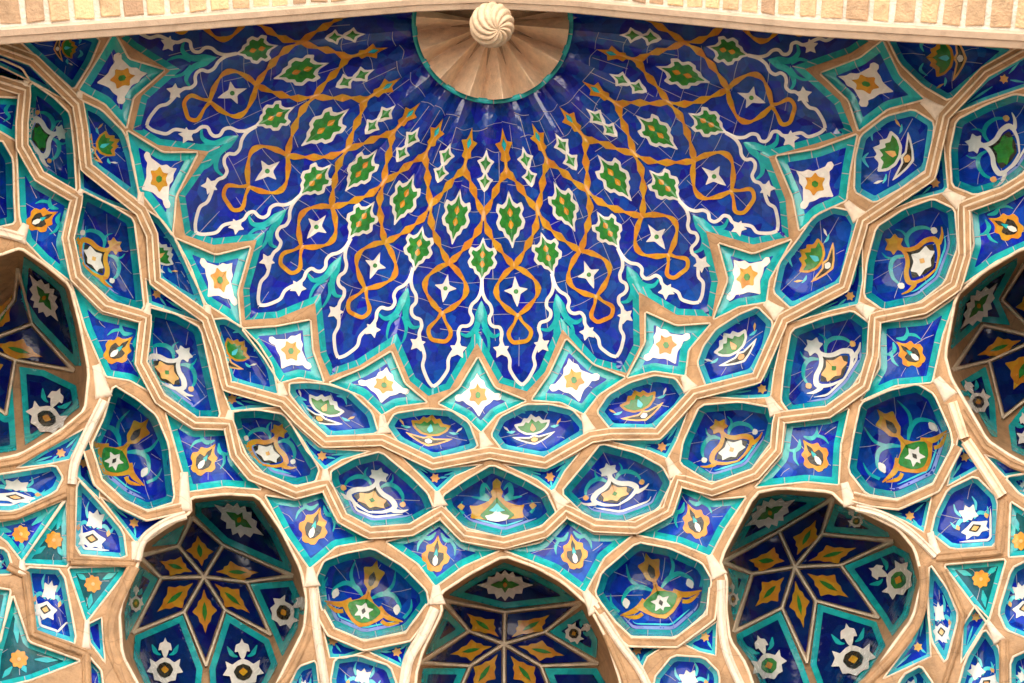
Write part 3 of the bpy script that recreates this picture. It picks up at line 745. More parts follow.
TRI = [
 ([(948,567),(1003,562),(987,619)], (981,579), 'teal', 'green triangle with ochre rosette at lower right'),
 ([(1013,506),(1035,520),(1035,553),(1011,555)], (1021,541), 'teal', 'green triangle with rosette cut off by the right edge'),
 ([(65,504),(66,564),(25,562)], (54,540), 'teal', 'dark green triangle with oval ochre rosette beside the left pillar rib'),
 ([(-12,526),(20,520),(60,503),(22,558),(8,540)], (21,534), 'blue', 'blue triangle with ochre rosette near the left edge'),
 ([(71,570),(126,568),(87,618)], (93,584), 'teal', 'green triangle with large ochre rosette at lower left'),
 ([(13,600),(27,644),(76,661),(30,678),(-5,686),(-2,655)], (19,659), 'teal', 'green three-armed panel with ochre rosette in the lower left corner'),
 ([(-20,588),(8,592),(-2,640),(-20,650)], None, 'teal', 'strip of green panel at the left edge'),
 ([(90,661),(99,672),(103,705),(88,705)], None, 'blue', 'dark blue sliver at the bottom edge, lower left'),
]
for P, c, fld, lab in TRI:
    k = Cell('triangle_panel', lab, 'tile panel', 'rosette triangles of the lowest tier', P, D=.025, bw=6.0, ex=2.6, field=fld, steep=1.0, smooth=.04, joints=3)
    if c: m_tri(k, c)

# ================================================================== star niches
def inset(poly, d):
    c = contour(np.asarray(poly, float), d, .8)
    return c[0] if c else None
class Niche(Surf):
    def __init__(s, label, poly, D, up=None):
        super().__init__(poly, D, up, steep=1.0, p=2.0, smooth=.12, base=.05, ex=1.0); ALL.append(s)
        s.org = s.place([s.c])[0]; s.e = empty('star_niche', s.org); tag(s.e, label, 'niche', 'dark star niches of the third tier')
        L = resample(s.loop, 3.0); g = hexgrid(L.min(0), L.max(0), 2.6); g = g[inside(s.loop, g)]; g = g[segd(s.loop, g).min(1) > 1.2]
        v, f = cdt([L], g); f = f[inside(s.loop, v[f].mean(1))]; v, f = compact(v, f)
        V = s.place(v); link('niche_shell', V, face_cam(V, f), 'tan', s.e, s.org)
        P = dome(L, -.006); V, fs = tube(P, .011, rays(L)); P2 = dome(L, 0); P3 = dome(L, s.base + .03); n = len(L); b = len(V)
        V = np.vstack([V, P2, P3]); fs = fs + [(b + i, b + (i + 1) % n, b + n + (i + 1) % n, b + n + i) for i in range(n)]
        link('niche_lip', V, fs, 'cream', s.e, s.org)
    fill = Cell.fill; frame = Cell.frame; L = Cell.L; _clip = Cell._clip; strokes = Cell.strokes
    def sheet(s, name, mat, poly, lift, parent=None, step=2.4):
        L = resample(poly, 2.6); g = hexgrid(L.min(0), L.max(0), step); g = g[inside(L, g)]
        if len(g): g = g[segd(L, g).min(1) > 1.0]
        v, f = cdt([L], g); ok = inside(L, v[f].mean(1)) & inside(s.loop, v[f].mean(1)); f = f[ok]
        if not len(f): return None
        v, f = compact(v, f); V = s.place(v, lift); return link(name, V, face_cam(V, f), mat, parent or s.e, s.org)
    def bar(s, a, b, w=4.6):
        P = resample([a, b], 3, False); P = P[inside(s.loop, P)]
        if len(P) < 2: return
        A, Mi, B = ribbon_px(P, w); n = len(A)
        V = np.vstack([s.place(A, .004), s.place(Mi + (A - Mi) * .45, .05), s.place(Mi + (B - Mi) * .45, .05), s.place(B, .004)])
        fs = [(k * n + i, k * n + i + 1, (k + 1) * n + i + 1, (k + 1) * n + i) for i in range(n - 1) for k in range(3)]
        link('rib', V, fs, 'cream', s.e, s.org, smooth=False)
    def star(s, c, nodes, tips):
        """nodes: inner corners of the star; tips[i]: outer tip between nodes[i] and nodes[i+1]"""
        c = np.array(c, float); n = len(nodes)
        for i in range(n):
            a, b = np.array(nodes[i], float), np.array(nodes[(i + 1) % n], float); t = tips[i]
            s.bar(c, a)
            if t is None: continue
            t = np.array(t, float); s.bar(a, t, 4.2); s.bar(t, b, 4.2)
            q = inset([c, a, t, b], 2.7)
            if q is None: continue
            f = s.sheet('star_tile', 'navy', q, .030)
            m = c * .40 + (a + b) / 2 * .35 + t * .25
            up = (t - c); s.frame(m, 1, 1, up=up * .235, right=(b - a) * .30)
            o = s.fill('lozenge', 'ochre', [(0, 1.08), (.20, .66), (.46, .50), (.56, .24), (1.04, .0), (.60, -.26), (.50, -.48), (.22, -.62), (0, -1.08)], .042, parent=f, mirror=True, c=(0, 0), rnd=.1)
            s.fill('leaf', 'green', [(0, .50), (.20, .12), (.16, -.20), (0, -.46)], .050, parent=o, mirror=True, c=(0, 0))
    def field(s, poly, motif=None, c=None, sx=20, sy=20, ang=None, up=None, right=None):
        q = inset(poly, 2.2)
        if q is None: return
        b = s.sheet('tile_border', 'turq', q, .030)
        q2 = inset(poly, 8.4)
        if q2 is None: return
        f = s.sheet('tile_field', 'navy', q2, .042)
        if motif is None: return
        s.frame(c, sx, sy, ang, up, right)
        if motif == 'rosette':
            w = s.fill('rosette', 'white', [(0, .62), (.14, .44), (.30, .56), (.38, .34), (.62, .34), (.66, .12), (1.05, 0), (.66, -.14), (.62, -.36), (.38, -.36), (.30, -.58), (.14, -.46), (0, -.66)], .075, mirror=True, c=(0, 0), rnd=.06)
            g = s.fill('leaves', 'green', [(0, .34), (.12, .14), (.24, .16), (.56, 0), (.24, -.14), (.12, -.12), (0, -.34)], .085, parent=w, mirror=True, c=(0, 0), rnd=.1)
            s.fill('seed', 'ochre', [(0, .14), (.10, 0), (0, -.14)], .095, parent=g, mirror=True, c=(0, 0), rnd=.25)
        else:
            s.fill('tulip_bud', 'white', [(0, .98), (.08, .82), (.26, .76), (.32, .50), (.18, .52), (.12, .36), (.06, .26), (0, .24)], .075, mirror=True, c=(0, .6))
            for k in (-1, 1): s.strokes('leaf', 'turq', [([(k * .2, .34), (k * .42, .42), (k * .62, .72)], [1, 5, .6])], .050)
            w = s.fill('flower', 'white', [(0, .26), (.20, .20), (.44, .06), (.72, .20), (.66, -.06), (.86, -.30), (.56, -.34), (.50, -.60), (.26, -.62), (0, -.76)], .075, mirror=True, c=(0, -.2), rnd=.08)
            d = s.fill('heart', 'dark' if motif == 'dark' else 'green', [(0, .08), (.26, .0), (.40, -.20), (.26, -.42), (0, -.52)], .085, parent=w, mirror=True, c=(0, -.2))
            s.fill('seed', 'ochre', [(0, -.06), (.20, -.20), (0, -.36)], .095, parent=d, mirror=True, c=(0, -.2))

n = Niche('dark star niche at lower left, its whole six-pointed star in view beside a blue triangle', [(191,499),(226,495),(257,497),(280,530),(300,570),(306,600),(303,630),(285,665),(268,700),(262,720),(160,720),(142,690),(123,655),(120,610),(140,562),(141,546),(165,529),(192,513)], 1.25)
n.star((204,577), [(161,578),(178,546),(223,545),(247,582),(225,610),(184,612)], [(139,556),(192,517),(293,576),(271,635),(206,666),(133,633)])
n.field([(193,501),(226,497),(255,499),(278,532),(294,566),(293,576),(223,545),(193,516)], 'rosette', (239,520), 24, 24, up=(10, -22), right=(23, 15))
n.field([(247,582),(294,578),(303,598),(300,628),(282,662),(271,635)], 'dark', (288,610), 20, 24, 60)
n.field([(225,610),(271,638),(280,664),(262,700),(258,716),(210,716),(207,668)], 'dark', (243,666), 24, 28, 0)
n.field([(184,612),(205,668),(200,716),(164,716),(144,688),(131,658),(133,634)], 'dark', (165,664), 22, 28, 0)
n.field([(161,578),(132,634),(124,650),(122,612),(138,562)], 'green', (136,600), 9, 16, 0)
n.field([(178,546),(190,519),(166,532),(143,550)])
n = Niche('dark star niche at the bottom centre, white rosette at its top', [(504,557),(535,568),(562,583),(588,606),(606,640),(620,683),(626,735),(414,735),(417,675),(424,650),(443,612),(441,594),(470,575)], 1.25)
n.star((504,644), [(505,612),(545,632),(541,666),(504,686),(470,666),(469,631)], [(581,603),(598,664),(560,715),(450,715),(421,663),(443,600)])
n.field([(443,596),(470,578),(504,560),(535,571),(562,586),(582,602),(505,611)], 'rosette', (505,585), 27, 24, 0)
n.field([(545,632),(583,606),(600,640),(598,662)], 'dark', (577,632), 13, 17, 60)
n.field([(541,666),(598,666),(612,690),(618,725),(562,716)], None)
n.field([(469,631),(443,603),(441,616),(424,652),(423,660)])
n.field([(470,666),(421,666),(418,690),(417,725),(448,716)])
n = Niche('dark star niche at lower right, star tilted, white-flowered fields on its right', [(721,560),(756,494),(781,489),(831,493),(843,505),(870,516),(898,530),(914,550),(922,580),(912,618),(890,648),(862,690),(856,730),(770,730),(747,664),(731,640),(727,610),(728,580)], 1.25)
n.star((795,567), [(752,574),(779,531),(822,534),(841,565),(816,601),(782,608)], [(723,562),(833,498),(893,541),(879,618),(807,663),(734,632)])
n.field([(724,558),(757,497),(781,492),(829,496),(829,500),(779,530)], 'rosette', (770,513), 25, 24, up=(-10, -20), right=(24, -12))
n.field([(822,534),(834,500),(868,519),(890,531),(893,540)], 'green', (855,519), 11, 13, -30)
n.field([(841,565),(894,543),(911,552),(919,580),(910,617),(892,640),(879,618)], 'green', (893,578), 24, 27, -70)
n.field([(816,601),(878,620),(888,646),(860,688),(854,724),(830,724),(808,665)], 'dark', (852,653), 25, 29, -12)
n.field([(782,608),(806,665),(826,724),(774,724),(750,664),(735,643),(734,633)], 'green', (767,660), 22, 28, -22)
n.field([(752,574),(734,630),(729,610),(730,582),(724,564)], 'dark', (733,596), 7, 14, 0)
n = Niche('dark star niche cut off by the left edge', [(20,249),(45,266),(69,286),(79,325),(88,372),(84,410),(60,430),(20,454),(-20,462),(-70,455),(-80,270),(0,256)], 1.15)
n.star((-22,344), [(15,360),(32,324),(14,300),(-40,300),(-60,340),(-30,385)], [(74,371),(18,268),None,None,None,(6,415)])
n.field([(22,252),(44,268),(67,287),(77,326),(84,368),(74,368),(32,324),(18,302),(20,270)], 'rosette', (44,298), 29, 26, up=(18, -14), right=(13, 24))
n.field([(17,364),(45,368),(78,384),(82,408),(58,427),(23,449)], 'dark', (49,413), 25, 27, 25)
n.field([(13,362),(19,452),(-18,458),(-28,386),(6,414)])
n = Niche('dark star niche cut off by the right edge', [(957,296),(985,272),(1024,249),(1065,240),(1070,470),(1040,470),(1012,456),(988,440),(968,405),(952,378),(946,355)], 1.15)
n.star((1040,338), [(983,325),(1002,300),(1060,290),(1080,340),(1050,380),(989,361)], [None,(1024,264),None,None,(1003,418),(953,370)])
n.field([(958,299),(986,275),(1020,253),(1019,266),(1001,299),(1014,328),(982,324),(952,352),(948,350)], 'rosette', (979,306), 24, 24, up=(-14, -16), right=(17, -23))
n.field([(987,363),(997,400),(1000,440),(990,438),(971,404),(957,381)], 'dark', (976,398), 16, 22, -35)
n.field([(1052,382),(1024,402),(1006,425),(1010,452),(1040,466),(1066,466)], 'green', (1030,432), 18, 22, -20)

# ================================================================== the pleated blue fan
_SU = np.array([-6.5, -6, -5, -4, -3, -2, -1, 0, 1, 2, 3, 4, 5, 6, 6.5])
_ST = np.radians([-110, -102, -85, -68.3, -49.6, -35, -19.2, -2.8, 13.6, 29.7, 47.8, 66.2, 85, 102, 110])
_LU = np.array([-6.5] + [-6 + .5 * i for i in range(25)] + [6.5])
_LT = np.radians([-106, -98, -89.5, -81.4, -73.5, -64.5, -54.8, -46.7, -39.6, -31.6, -24.8, -16.7, -9.3, -1.9, 4.7, 13, 20.4, 28.4, 36.5, 45, 53.9, 63.4, 72.5, 80.6, 89, 97.5, 106])
_LS = np.interp(_LU, [-5, -3.5, -1.5, -.5, .5, 1.5, 2.5, 3.5, 4.5, 6], [.975, .985, 1.0, 1.0, .985, .965, .94, .955, .945, .94])
def fan_th(u, r):
    w = np.clip((r - 148) / 217.0, 0, 1.12)
    return np.interp(u, _SU, _ST) * (1 - w) + np.interp(u, _LU, _LT) * w
def fan(u, r):
    u = np.asarray(u, float); r = np.asarray(r, float); w = np.clip((r - 148) / 217.0, 0, 1.12)
    th = fan_th(u, r); w2 = np.clip((r - 275) / 95.0, 0, 1.1); rr = (r + 1.5) * (1 + (np.interp(u, _LU, _LS) - 1) * w2)
    return np.stack([APX[0] + rr * np.sin(th), APX[1] + rr * np.cos(th)], -1)
def fan_inv(p):
    p = np.asarray(p, float).reshape(-1, 2); d = p - np.array(APX)
    r = np.hypot(d[:, 0], d[:, 1]); th = np.arctan2(d[:, 0], d[:, 1])
    lo = np.full(len(p), -6.5); hi = np.full(len(p), 6.5)
    for _ in range(26):
        m = (lo + hi) / 2; g = fan_th(m, r) < th; lo = np.where(g, m, lo); hi = np.where(g, hi, m)
    return (lo + hi) / 2, r
ZIG = [(121,38),(133,48),(170,70.7),(141.5,96),(133,130),(158,145),(209,151.6),(178.5,195),(185,235),(213.6,245),(256.6,240),(243,289),(245,320),(278,318),(315,303),(320.5,355),(330,376),(359.5,365.6),(394,343),(410,381),(428.5,396),(450,389),(477,343),(499,383),(527,391.5),(545,372),(562.5,329.5),(593,364),(626.5,373),(640,346),(639,292),(677,315),(712,316.5),(718,281),(706,231),(753,244.6),(789,237),(785.6,200),(768.6,156.7),(811,145),(853,132),(840,101),(805,69),(851,53),(869,41)]
class Fan(Surf):
    def __init__(s):
        xs = np.linspace(869, 121, 60)[1:-1]
        s.zig = np.array(ZIG, float)
        s.loop = np.vstack([s.zig, np.stack([xs, arch_y(xs) - 3.0], 1)]); s.raw = s.loop
        s.up = np.array([0., -1.]); s.inner = None
        ALL.append(s)
        s.org = dome([(490, 230)])[0]; s.e = empty('tiled_fan', s.org)
        tag(s.e, 'large cobalt blue pleated fan under the arch, covered in ochre trellis and green medallions', 'tiled fan')
    def depth(s, p):
        u, r = fan_inv(p)
        a = u - np.round(u)                             # -.5 .. .5, folds stand proud at whole numbers
        q = (np.sqrt(a * a + .0004) - .02) / .48
        amp = np.interp(r, [60, 80, 140, 370], [.0, .05, .10, .20])
        fine = np.abs(((u * 2) % 1) - .5) * 2
        return .02 + amp * q * 2 * .5 + np.interp(r, [60, 90, 150, 200], [.008, .012, .005, 0]) * fine
    fill = Cell.fill; frame = Cell.frame; L = Cell.L; _clip = Cell._clip
    def ok(s, P):
        P = np.asarray(P).reshape(-1, 2); return P[:, 1] > arch_y(P[:, 0]) - 2.5
    def path(s, name, mat, lines, lift=.009, parent=None):
        """lines of (u, r) points with a width"""
        paths = []
        for P, w in lines:
            P = np.asarray(P, float); Q = crom(P * [70, 1], 2.0) / [70, 1]; X = fan(Q[:, 0], Q[:, 1])
            X = crom(X[::1], 2.0) if len(X) > 3 else X
            w_ = np.interp(np.linspace(0, 1, len(X)), np.linspace(0, 1, len(w)), w) if np.ndim(w) else np.full(len(X), w)
            k = s.ok(X); X = X[k]; w_ = w_[k]
            if len(X) > 3: paths.append((X, w_))
        return ribbons(s, name, mat, paths, parent or s.e, lift, s.org) if paths else None
    def at(s, u, r, sx, sy):
        c = fan(u, r); a = fan(u, r - 5); b = fan(u, r + 5); up = (a - b); up /= np.hypot(*up)
        s.frame(c, 1, 1, up=up * sy, right=np.array([-up[1], up[0]]) * sx); return s.ok([c + up * 0])[0] and c[1] > arch_y(c[0]) + 1
    def _clip(s, Q, cc):
        Q = Q.copy(); lim = arch_y(Q[:, 0]) - 2.5; Q[:, 1] = np.maximum(Q[:, 1], lim); return Q
fn = Fan()
def build_fan():
    L = resample(fn.loop, 4.0)
    ring = np.array([(APX[0] + 79 * math.sin(a), APX[1] + 79 * math.cos(a)) for a in np.linspace(-math.pi * .62, math.pi * .62, 70)])
    g = hexgrid(L.min(0), L.max(0), 5.0); g = g[inside(L, g)]; g = g[segd(L, g).min(1) > 2]
    u, r = fan_inv(g); a = np.abs(u * 2 - np.round(u * 2)) * r * .12; g = g[(a > 2.2) & (np.abs(r - 79) > 2)]
    lines = [ring[ring[:, 1] > arch_y(ring[:, 0]) - 1.0]]
    for k in range(-11, 12):
        rr = np.arange(84, 372, 4.0); P = fan(np.full(len(rr), k / 2), rr); P = P[inside(L, P)]; 
        if len(P): P = P[segd(L, P).min(1) > 1.5]
        for du in (0,):
            if len(P) > 3: lines.append(P)
    v, f = cdt([L], g, lines)
    c = v[f].mean(1); f = f[inside(L, c) & (np.hypot(*(c - np.array(APX)).T) > 78.6)]; v, f = compact(v, f)
    V = fn.place(v); fo = link('tile_field', V, face_cam(V, f), 'fanblue', fn.e, fn.org)
    # turquoise border along the zigzag
    Z = resample(fn.zig, 2.0, False)
    T = np.gradient(fn.zig, axis=0); In = []
    zz = fn.zig
    for i in range(len(zz)):
        p = zz[i]; a = p - zz[max(i - 1, 0)]; b = zz[min(i + 1, len(zz) - 1)] - p
        if i == 0: a = b
        if i == len(zz) - 1: b = a
        a = a / np.hypot(*a); b = b / np.hypot(*b); na = np.array([a[1], -a[0]]); nb = np.array([b[1], -b[0]])
        m = na + nb; m = m / (m @ m) * 2 if (m @ m) > .35 else m / np.hypot(*m) * 1.7
        In.append(p + m * 6.4)
    In = np.array(In); Vp = []; fs = []; fm = []
    for i in range(len(zz) - 1):
        a0, a1, b0, b1 = zz[i], zz[i + 1], In[i], In[i + 1]; d = np.hypot(*(a1 - a0)); k = max(4, int(d / 2))
        b = len(Vp)
        cuts = {int(k * q) for q in (.04, .36, .68)} if d > 25 else {int(k * .5)}
        for q in range(k + 1):
            t = q / k
            for w in (0, .5, 1): Vp.append((a0 + (a1 - a0) * t) * (1 - w) + (b0 + (b1 - b0) * t) * w)
        for q in range(k):
            for w in (0, 1):
                o = b + q * 3 + w; fs += [(o, o + 3, o + 4), (o, o + 4, o + 1)]; fm += [0, 0]
    V = fn.place(np.array(Vp), .007); f = face_cam(V, np.array(fs)); bo_ = link('tile_border', V, f, ['turq', 'grout'], fn.e, fn.org, fm=fm)
    jp = []
    for i in range(len(zz) - 1):
        d = np.hypot(*(zz[i + 1] - zz[i]))
        for t in ((.22, .6, .96) if d > 30 else (.5,)):
            t += random.uniform(-.05, .05); jp.append((resample([zz[i] + (zz[i + 1] - zz[i]) * t, In[i] + (In[i + 1] - In[i]) * t], 2, False), .9))
    merge(bo_, ribbons(fn, 'border_joint', 'grout', jp, fn.e, .010, fn.org))
    # mortar joints of the cut tiles
    J = []
    for u0 in np.arange(-5.5, 5.6, .5):
        r0 = random.uniform(92, 112)
        while r0 < 352:
            w = random.uniform(.38, .6)
            J.append(([(u0, r0 + random.uniform(-4, 4)), (u0 + .25, r0 + random.uniform(-2, 2)), (u0 + .5, r0 + random.uniform(-4, 4))], w))
            step = random.uniform(22, 40)
            if random.random() < .55:
                q = random.choice([.0, .16, .25, .34]); J.append(([(u0 + q, r0 + 1), (u0 + q + random.uniform(-.03, .03), r0 + step)], w))
            r0 += step
    J = [(P, w) for P, w in J if inside(fn.loop, fan(*np.array(P).T)).all() and segd(fn.loop, fan(*np.array(P).T)).min() > 7]
    merge(fo, fn.path('grout_joint', 'grout', J, .004), False)
    # ochre trellis
    LF = lambda w0, w1, n: [w0 if i % 2 else w1 for i in range(n)]
    for h in range(-6, 6):
        u = h + .5
        W = [4.4, 2.2, 8, 2.2, 8, 2.2, 7, 3.6]
        for q in (-1, 1):
            fn.path('trellis', 'ochre', [([(u, 133), (u + q * .03, 148), (u + q * .20, 160), (u + q * .36, 177), (u + q * .5, 191)], W)], .010)
            fn.path('trellis', 'ochre', [([(u + q * .5, 191), (u + q * .40, 208), (u + q * .18, 228), (u, 243)], W)], .010)
            fn.path('trellis', 'ochre', [([(u, 243), (u + q * .12, 248), (u + q * .265, 260), (u + q * .275, 272), (u + q * .15, 284), (u, 293)], [3, 6.2, 2.5, 6.4, 2.5, 6, 2.6])], .010)
            fn.path('trellis', 'ochre', [([(u, 291), (u + q * .05, 300), (u + q * .135, 311), (u + q * .09, 320), (u, 321)], [5, 2.6, 4.4, 4, 4.4])], .010)
        if fn.at(u, 121, 8.5, 15):
            f = fn.fill('finial', 'ochre', [(0, 1.05), (.20, .50), (.34, .22), (.95, .12), (.62, -.22), (.40, -.50), (.55, -.9), (0, -1.1)], .011, mirror=True, c=(0, 0))
            fn.fill('eye', 'turq', [(0, .40), (.28, .02), (0, -.40)], .014, parent=f, mirror=True)
        if fn.at(u, 196, 15, 28):
            medal(1.0)
        if fn.at(u, 268, 14.5, 15):
            s = fn.fill('star_flower', 'white', [(0, 1.05), (.24, .28), (.85, .12), (.30, -.18), (.18, -.62), (0, -1.05)], .009, mirror=True, c=(0, 0), rnd=.1)
            fn.fill('eye', 'green', [(.17 * math.cos(t), .17 * math.sin(t)) for t in np.linspace(0, 6.28, 9)[:-1]], .012, parent=s, c=(0, 0))
    for h in range(-5, 6):
        u = float(h)
        for r, sy in ((139, 13), (157, 12)):
            if fn.at(u, r, 8.2, sy):
                w = fn.fill('leaf_pair', 'white', [(0, 1.05), (.24, .58), (.42, .36), (1.02, .16), (.66, -.16), (.40, -.62), (0, -.9)], .010, mirror=True, c=(0, 0), rnd=.1)
                fn.fill('leaf', 'green', [(0, .62), (.20, .20), (.62, .06), (.24, -.22), (0, -.56)], .013, parent=w, mirror=True, c=(0, 0), rnd=.1)
        if fn.at(u, 236, 15.5, 22.5): medal(.95)
        # white scalloped outline and the turquoise leaf below it
        S = [(0, 256), (.01, 267), (.055, 275), (.125, 281), (.145, 288), (.11, 294), (.125, 300), (.175, 303), (.245, 304), (.275, 310), (.262, 317), (.285, 324), (.335, 332), (.365, 339), (.36, 348), (.40, 356), (.45, 363), (.5, 367)]
        for q in (-1, 1):
            fn.path('scallop_line', 'white', [([(u + q * a, b) for a, b in S], 3.4)], .009)
            fn.path('turquoise_leaf', 'turq', [([(u, 277), (u + q * .03, 290), (u + q * .06, 304), (u + q * .17, 313), (u + q * .30, 308)], [.8, 7, 6, 4.4, .5]),
                                              ([(u + q * .03, 305), (u + q * .10, 316), (u + q * .09, 330), (u + q * .03, 334)], [4, 3.4, 2.6, .5])], .007)
            if fn.at(u + q * .262, 328, 8.5, 9):
                fn.fill('bud', 'white', [(0, 1), (.3, .45), (.95, .40), (.55, -.1), (.65, -.8), (0, -.45), (-.65, -.8), (-.55, -.1), (-.95, .40), (-.3, .45)], .012, c=(0, 0), rnd=.1)
def medal(k):
    w = fn.fill('medallion', 'white', [(0, 1.03), (.22, .64), (.48, .52), (.78, .60), (.92, .34), (.74, .16), (.96, -.08), (.80, -.34), (.56, -.38), (.46, -.58), (.22, -.68), (0, -1.03)], .010, mirror=True, c=(0, 0), rnd=.14)
    g = fn.fill('green_leaf', 'green', [(0, .82), (.17, .50), (.40, .38), (.62, .45), (.72, .30), (.54, .12), (.74, -.08), (.62, -.25), (.42, -.28), (.32, -.48), (.15, -.54), (0, -.82)], .013, parent=w, mirror=True, c=(0, 0), rnd=.12)
    for y in (.24, -.18):
        fn.fill('seed', 'ochre', [(0, y + .19), (.20, y), (0, y - .17)], .016, parent=g, mirror=True, c=(0, y), rnd=.2)
build_fan()

# ================================================================== the fluted disc and the shell boss
dorg = dome([(492, 60)])[0]
rg = empty('fluted_disc', dorg); tag(rg, 'sandy plaster half disc with radial flutes behind the shell boss, edged in turquoise', 'disc')
def disc_pt(a, r, off=0):
    p = np.stack([APX[0] + r * np.sin(a), APX[1] + r * np.cos(a)], -1); p[:, 1] = np.maximum(p[:, 1], arch_y(p[:, 0]) - 4)
    fl = ((a / math.radians(25.7) + .31) % 1.0); tri = np.where(fl < .62, fl / .62, (1 - fl) / .38)
    return dome(p, .03 + off - tri * np.interp(r, [0, 78], [0, .30]) + .03)
na = 260; aa = np.linspace(-math.radians(101), math.radians(101), na); rr_ = np.array([3, 14, 28, 44, 60, 76.5])
A, R = np.meshgrid(aa, rr_); V = disc_pt(A.ravel(), R.ravel()); fs = []
px = np.stack([APX[0] + R.ravel() * np.sin(A.ravel()), APX[1] + R.ravel() * np.cos(A.ravel())], -1); okv = px[:, 1] > -99
for i in range(len(rr_) - 1):
    for j in range(na - 1):
        q = (i * na + j, i * na + j + 1, (i + 1) * na + j + 1, (i + 1) * na + j)
        if all(okv[list(q)]): fs.append(q)
link('flutes', V, fs, 'fanclay', rg, dorg, smooth=False)
V = []; fs = []; fm = []
for k, r in enumerate((75.5, 78.2, 80.8)): V.append(dome(np.stack([APX[0] + r * np.sin(aa), APX[1] + r * np.cos(aa)], -1), -.03 if k == 1 else -.012))
V = np.vstack(V)
for i in range(2):
    for j in range(na - 1):
        q = [i * na + j, i * na + j + 1, (i + 1) * na + j + 1, (i + 1) * na + j]
        y = APX[1] + 78 * math.cos(aa[j]); x = APX[0] + 78 * math.sin(aa[j])
        if y > arch_y(x) - 2: fs.append(q); fm.append(1 if j % 26 == 0 else 0)
link('turquoise_edging', V, fs, ['turq', 'grout'], rg, dorg, fm=fm)
# boss: a spirally fluted ball on a short neck
t_k = 9.72 / rays([(492, 25)])[0][2]; kc = CAM + rays([(492, 25)])[0] * t_k; kr = 22.5 / F * t_k * 1.0
ax = -rays([(492, 25)])[0]; ax /= np.linalg.norm(ax); ax = ax + np.array([.30, .22, 0]); ax /= np.linalg.norm(ax)
e1 = np.cross(ax, [0, 1, 0]); e1 /= np.linalg.norm(e1); e2 = np.cross(ax, e1)
V = []; fs = []; nu, nv = 220, 60
for i in range(nv + 1):
    th = math.pi * i / nv
    for j in range(nu):
        ph = 2 * math.pi * j / nu; sp = 12 * ph + 9.5 * th
        g = abs(math.sin(sp / 2)) ** .7
        r = kr * (.88 + .13 * g * min(1, math.sin(th) * 2.2)) * (1 if th < 2.2 else 1)
        V.append(kc + r * (math.cos(th) * ax * 1.0 + math.sin(th) * (math.cos(ph) * e1 + math.sin(ph) * e2)))
for i in range(nv):
    for j in range(nu): k = (j + 1) % nu; fs.append((i * nu + j, i * nu + k, (i + 1) * nu + k, (i + 1) * nu + j))
bo = empty('shell_boss', kc); tag(bo, 'pale spirally fluted round boss hanging at the top centre, before the brick arch', 'boss')
link('fluted_ball', V, fs, 'knob', bo, kc)
st = np.array([AX, AY, 12.2]); V = []; fs = []
for k, (f_, r) in enumerate(((0, .05), (.4, .045), (1, .09))):
    c = kc * (1 - f_) + np.array([AX, AY, 12.15]) * f_
    for j in range(16): a = 2 * math.pi * j / 16; V.append(c + np.array([math.cos(a) * r, math.sin(a) * r, 0]))
for k in range(2):
    for j in range(16): q = (j + 1) % 16; fs.append((k * 16 + j, k * 16 + q, k * 16 + 16 + q, k * 16 + 16 + j))
link('neck', V, fs, 'fanclay', bo, kc)

# ================================================================== clay web between the openings
def build_web():
    xs = np.linspace(-280, 1304, 110)
    dom = np.vstack([np.stack([xs, arch_y(xs) - 4.0], 1), [(1304, 930), (-280, 930)]]); dom = resample(dom, 12)
    loops = [resample(c.loop, 3.0) for c in ALL]
    g = hexgrid((-280, 0), (1304, 930), 13); g = g[inside(dom, g)]
    keep = np.ones(len(g), bool)
    for L in loops: keep &= ~inside(L, g)
    g = g[keep]
    h = hexgrid((-10, 10), (1034, 700), 4.5); h = h[inside(dom, h)]; keep = np.ones(len(h), bool)
    for L in loops:
        b0, b1 = L.min(0) - 2, L.max(0) + 2; m = (h > b0).all(1) & (h < b1).all(1)
        if m.any(): i = np.where(m)[0]; keep[i] &= ~inside(L, h[i])
    h = h[keep]
    dist = np.full(len(h), 1e9)
    for L in loops: dist = np.minimum(dist, segd(L, h).min(1))
    h = h[dist > 1.6]
    v, f = cdt([dom] + loops, np.vstack([g, h]))
    c = v[f].mean(1); ok = inside(dom, c)
    for L in loops: ok &= ~inside(L, c)
    v, f = compact(v, f[ok])
    d = np.full(len(v), 1e9)
    for L in loops: d = np.minimum(d, segd(L, v).min(1))
    V = dome(v, -.022 * np.clip(d / 4.0, 0, 1))
    o = link('vault_web', V, face_cam(V, f), 'tan', None, None)
    tag(o, 'sandy clay web of ribs carrying all the tiled compartments of the vault', 'vault')
build_web()

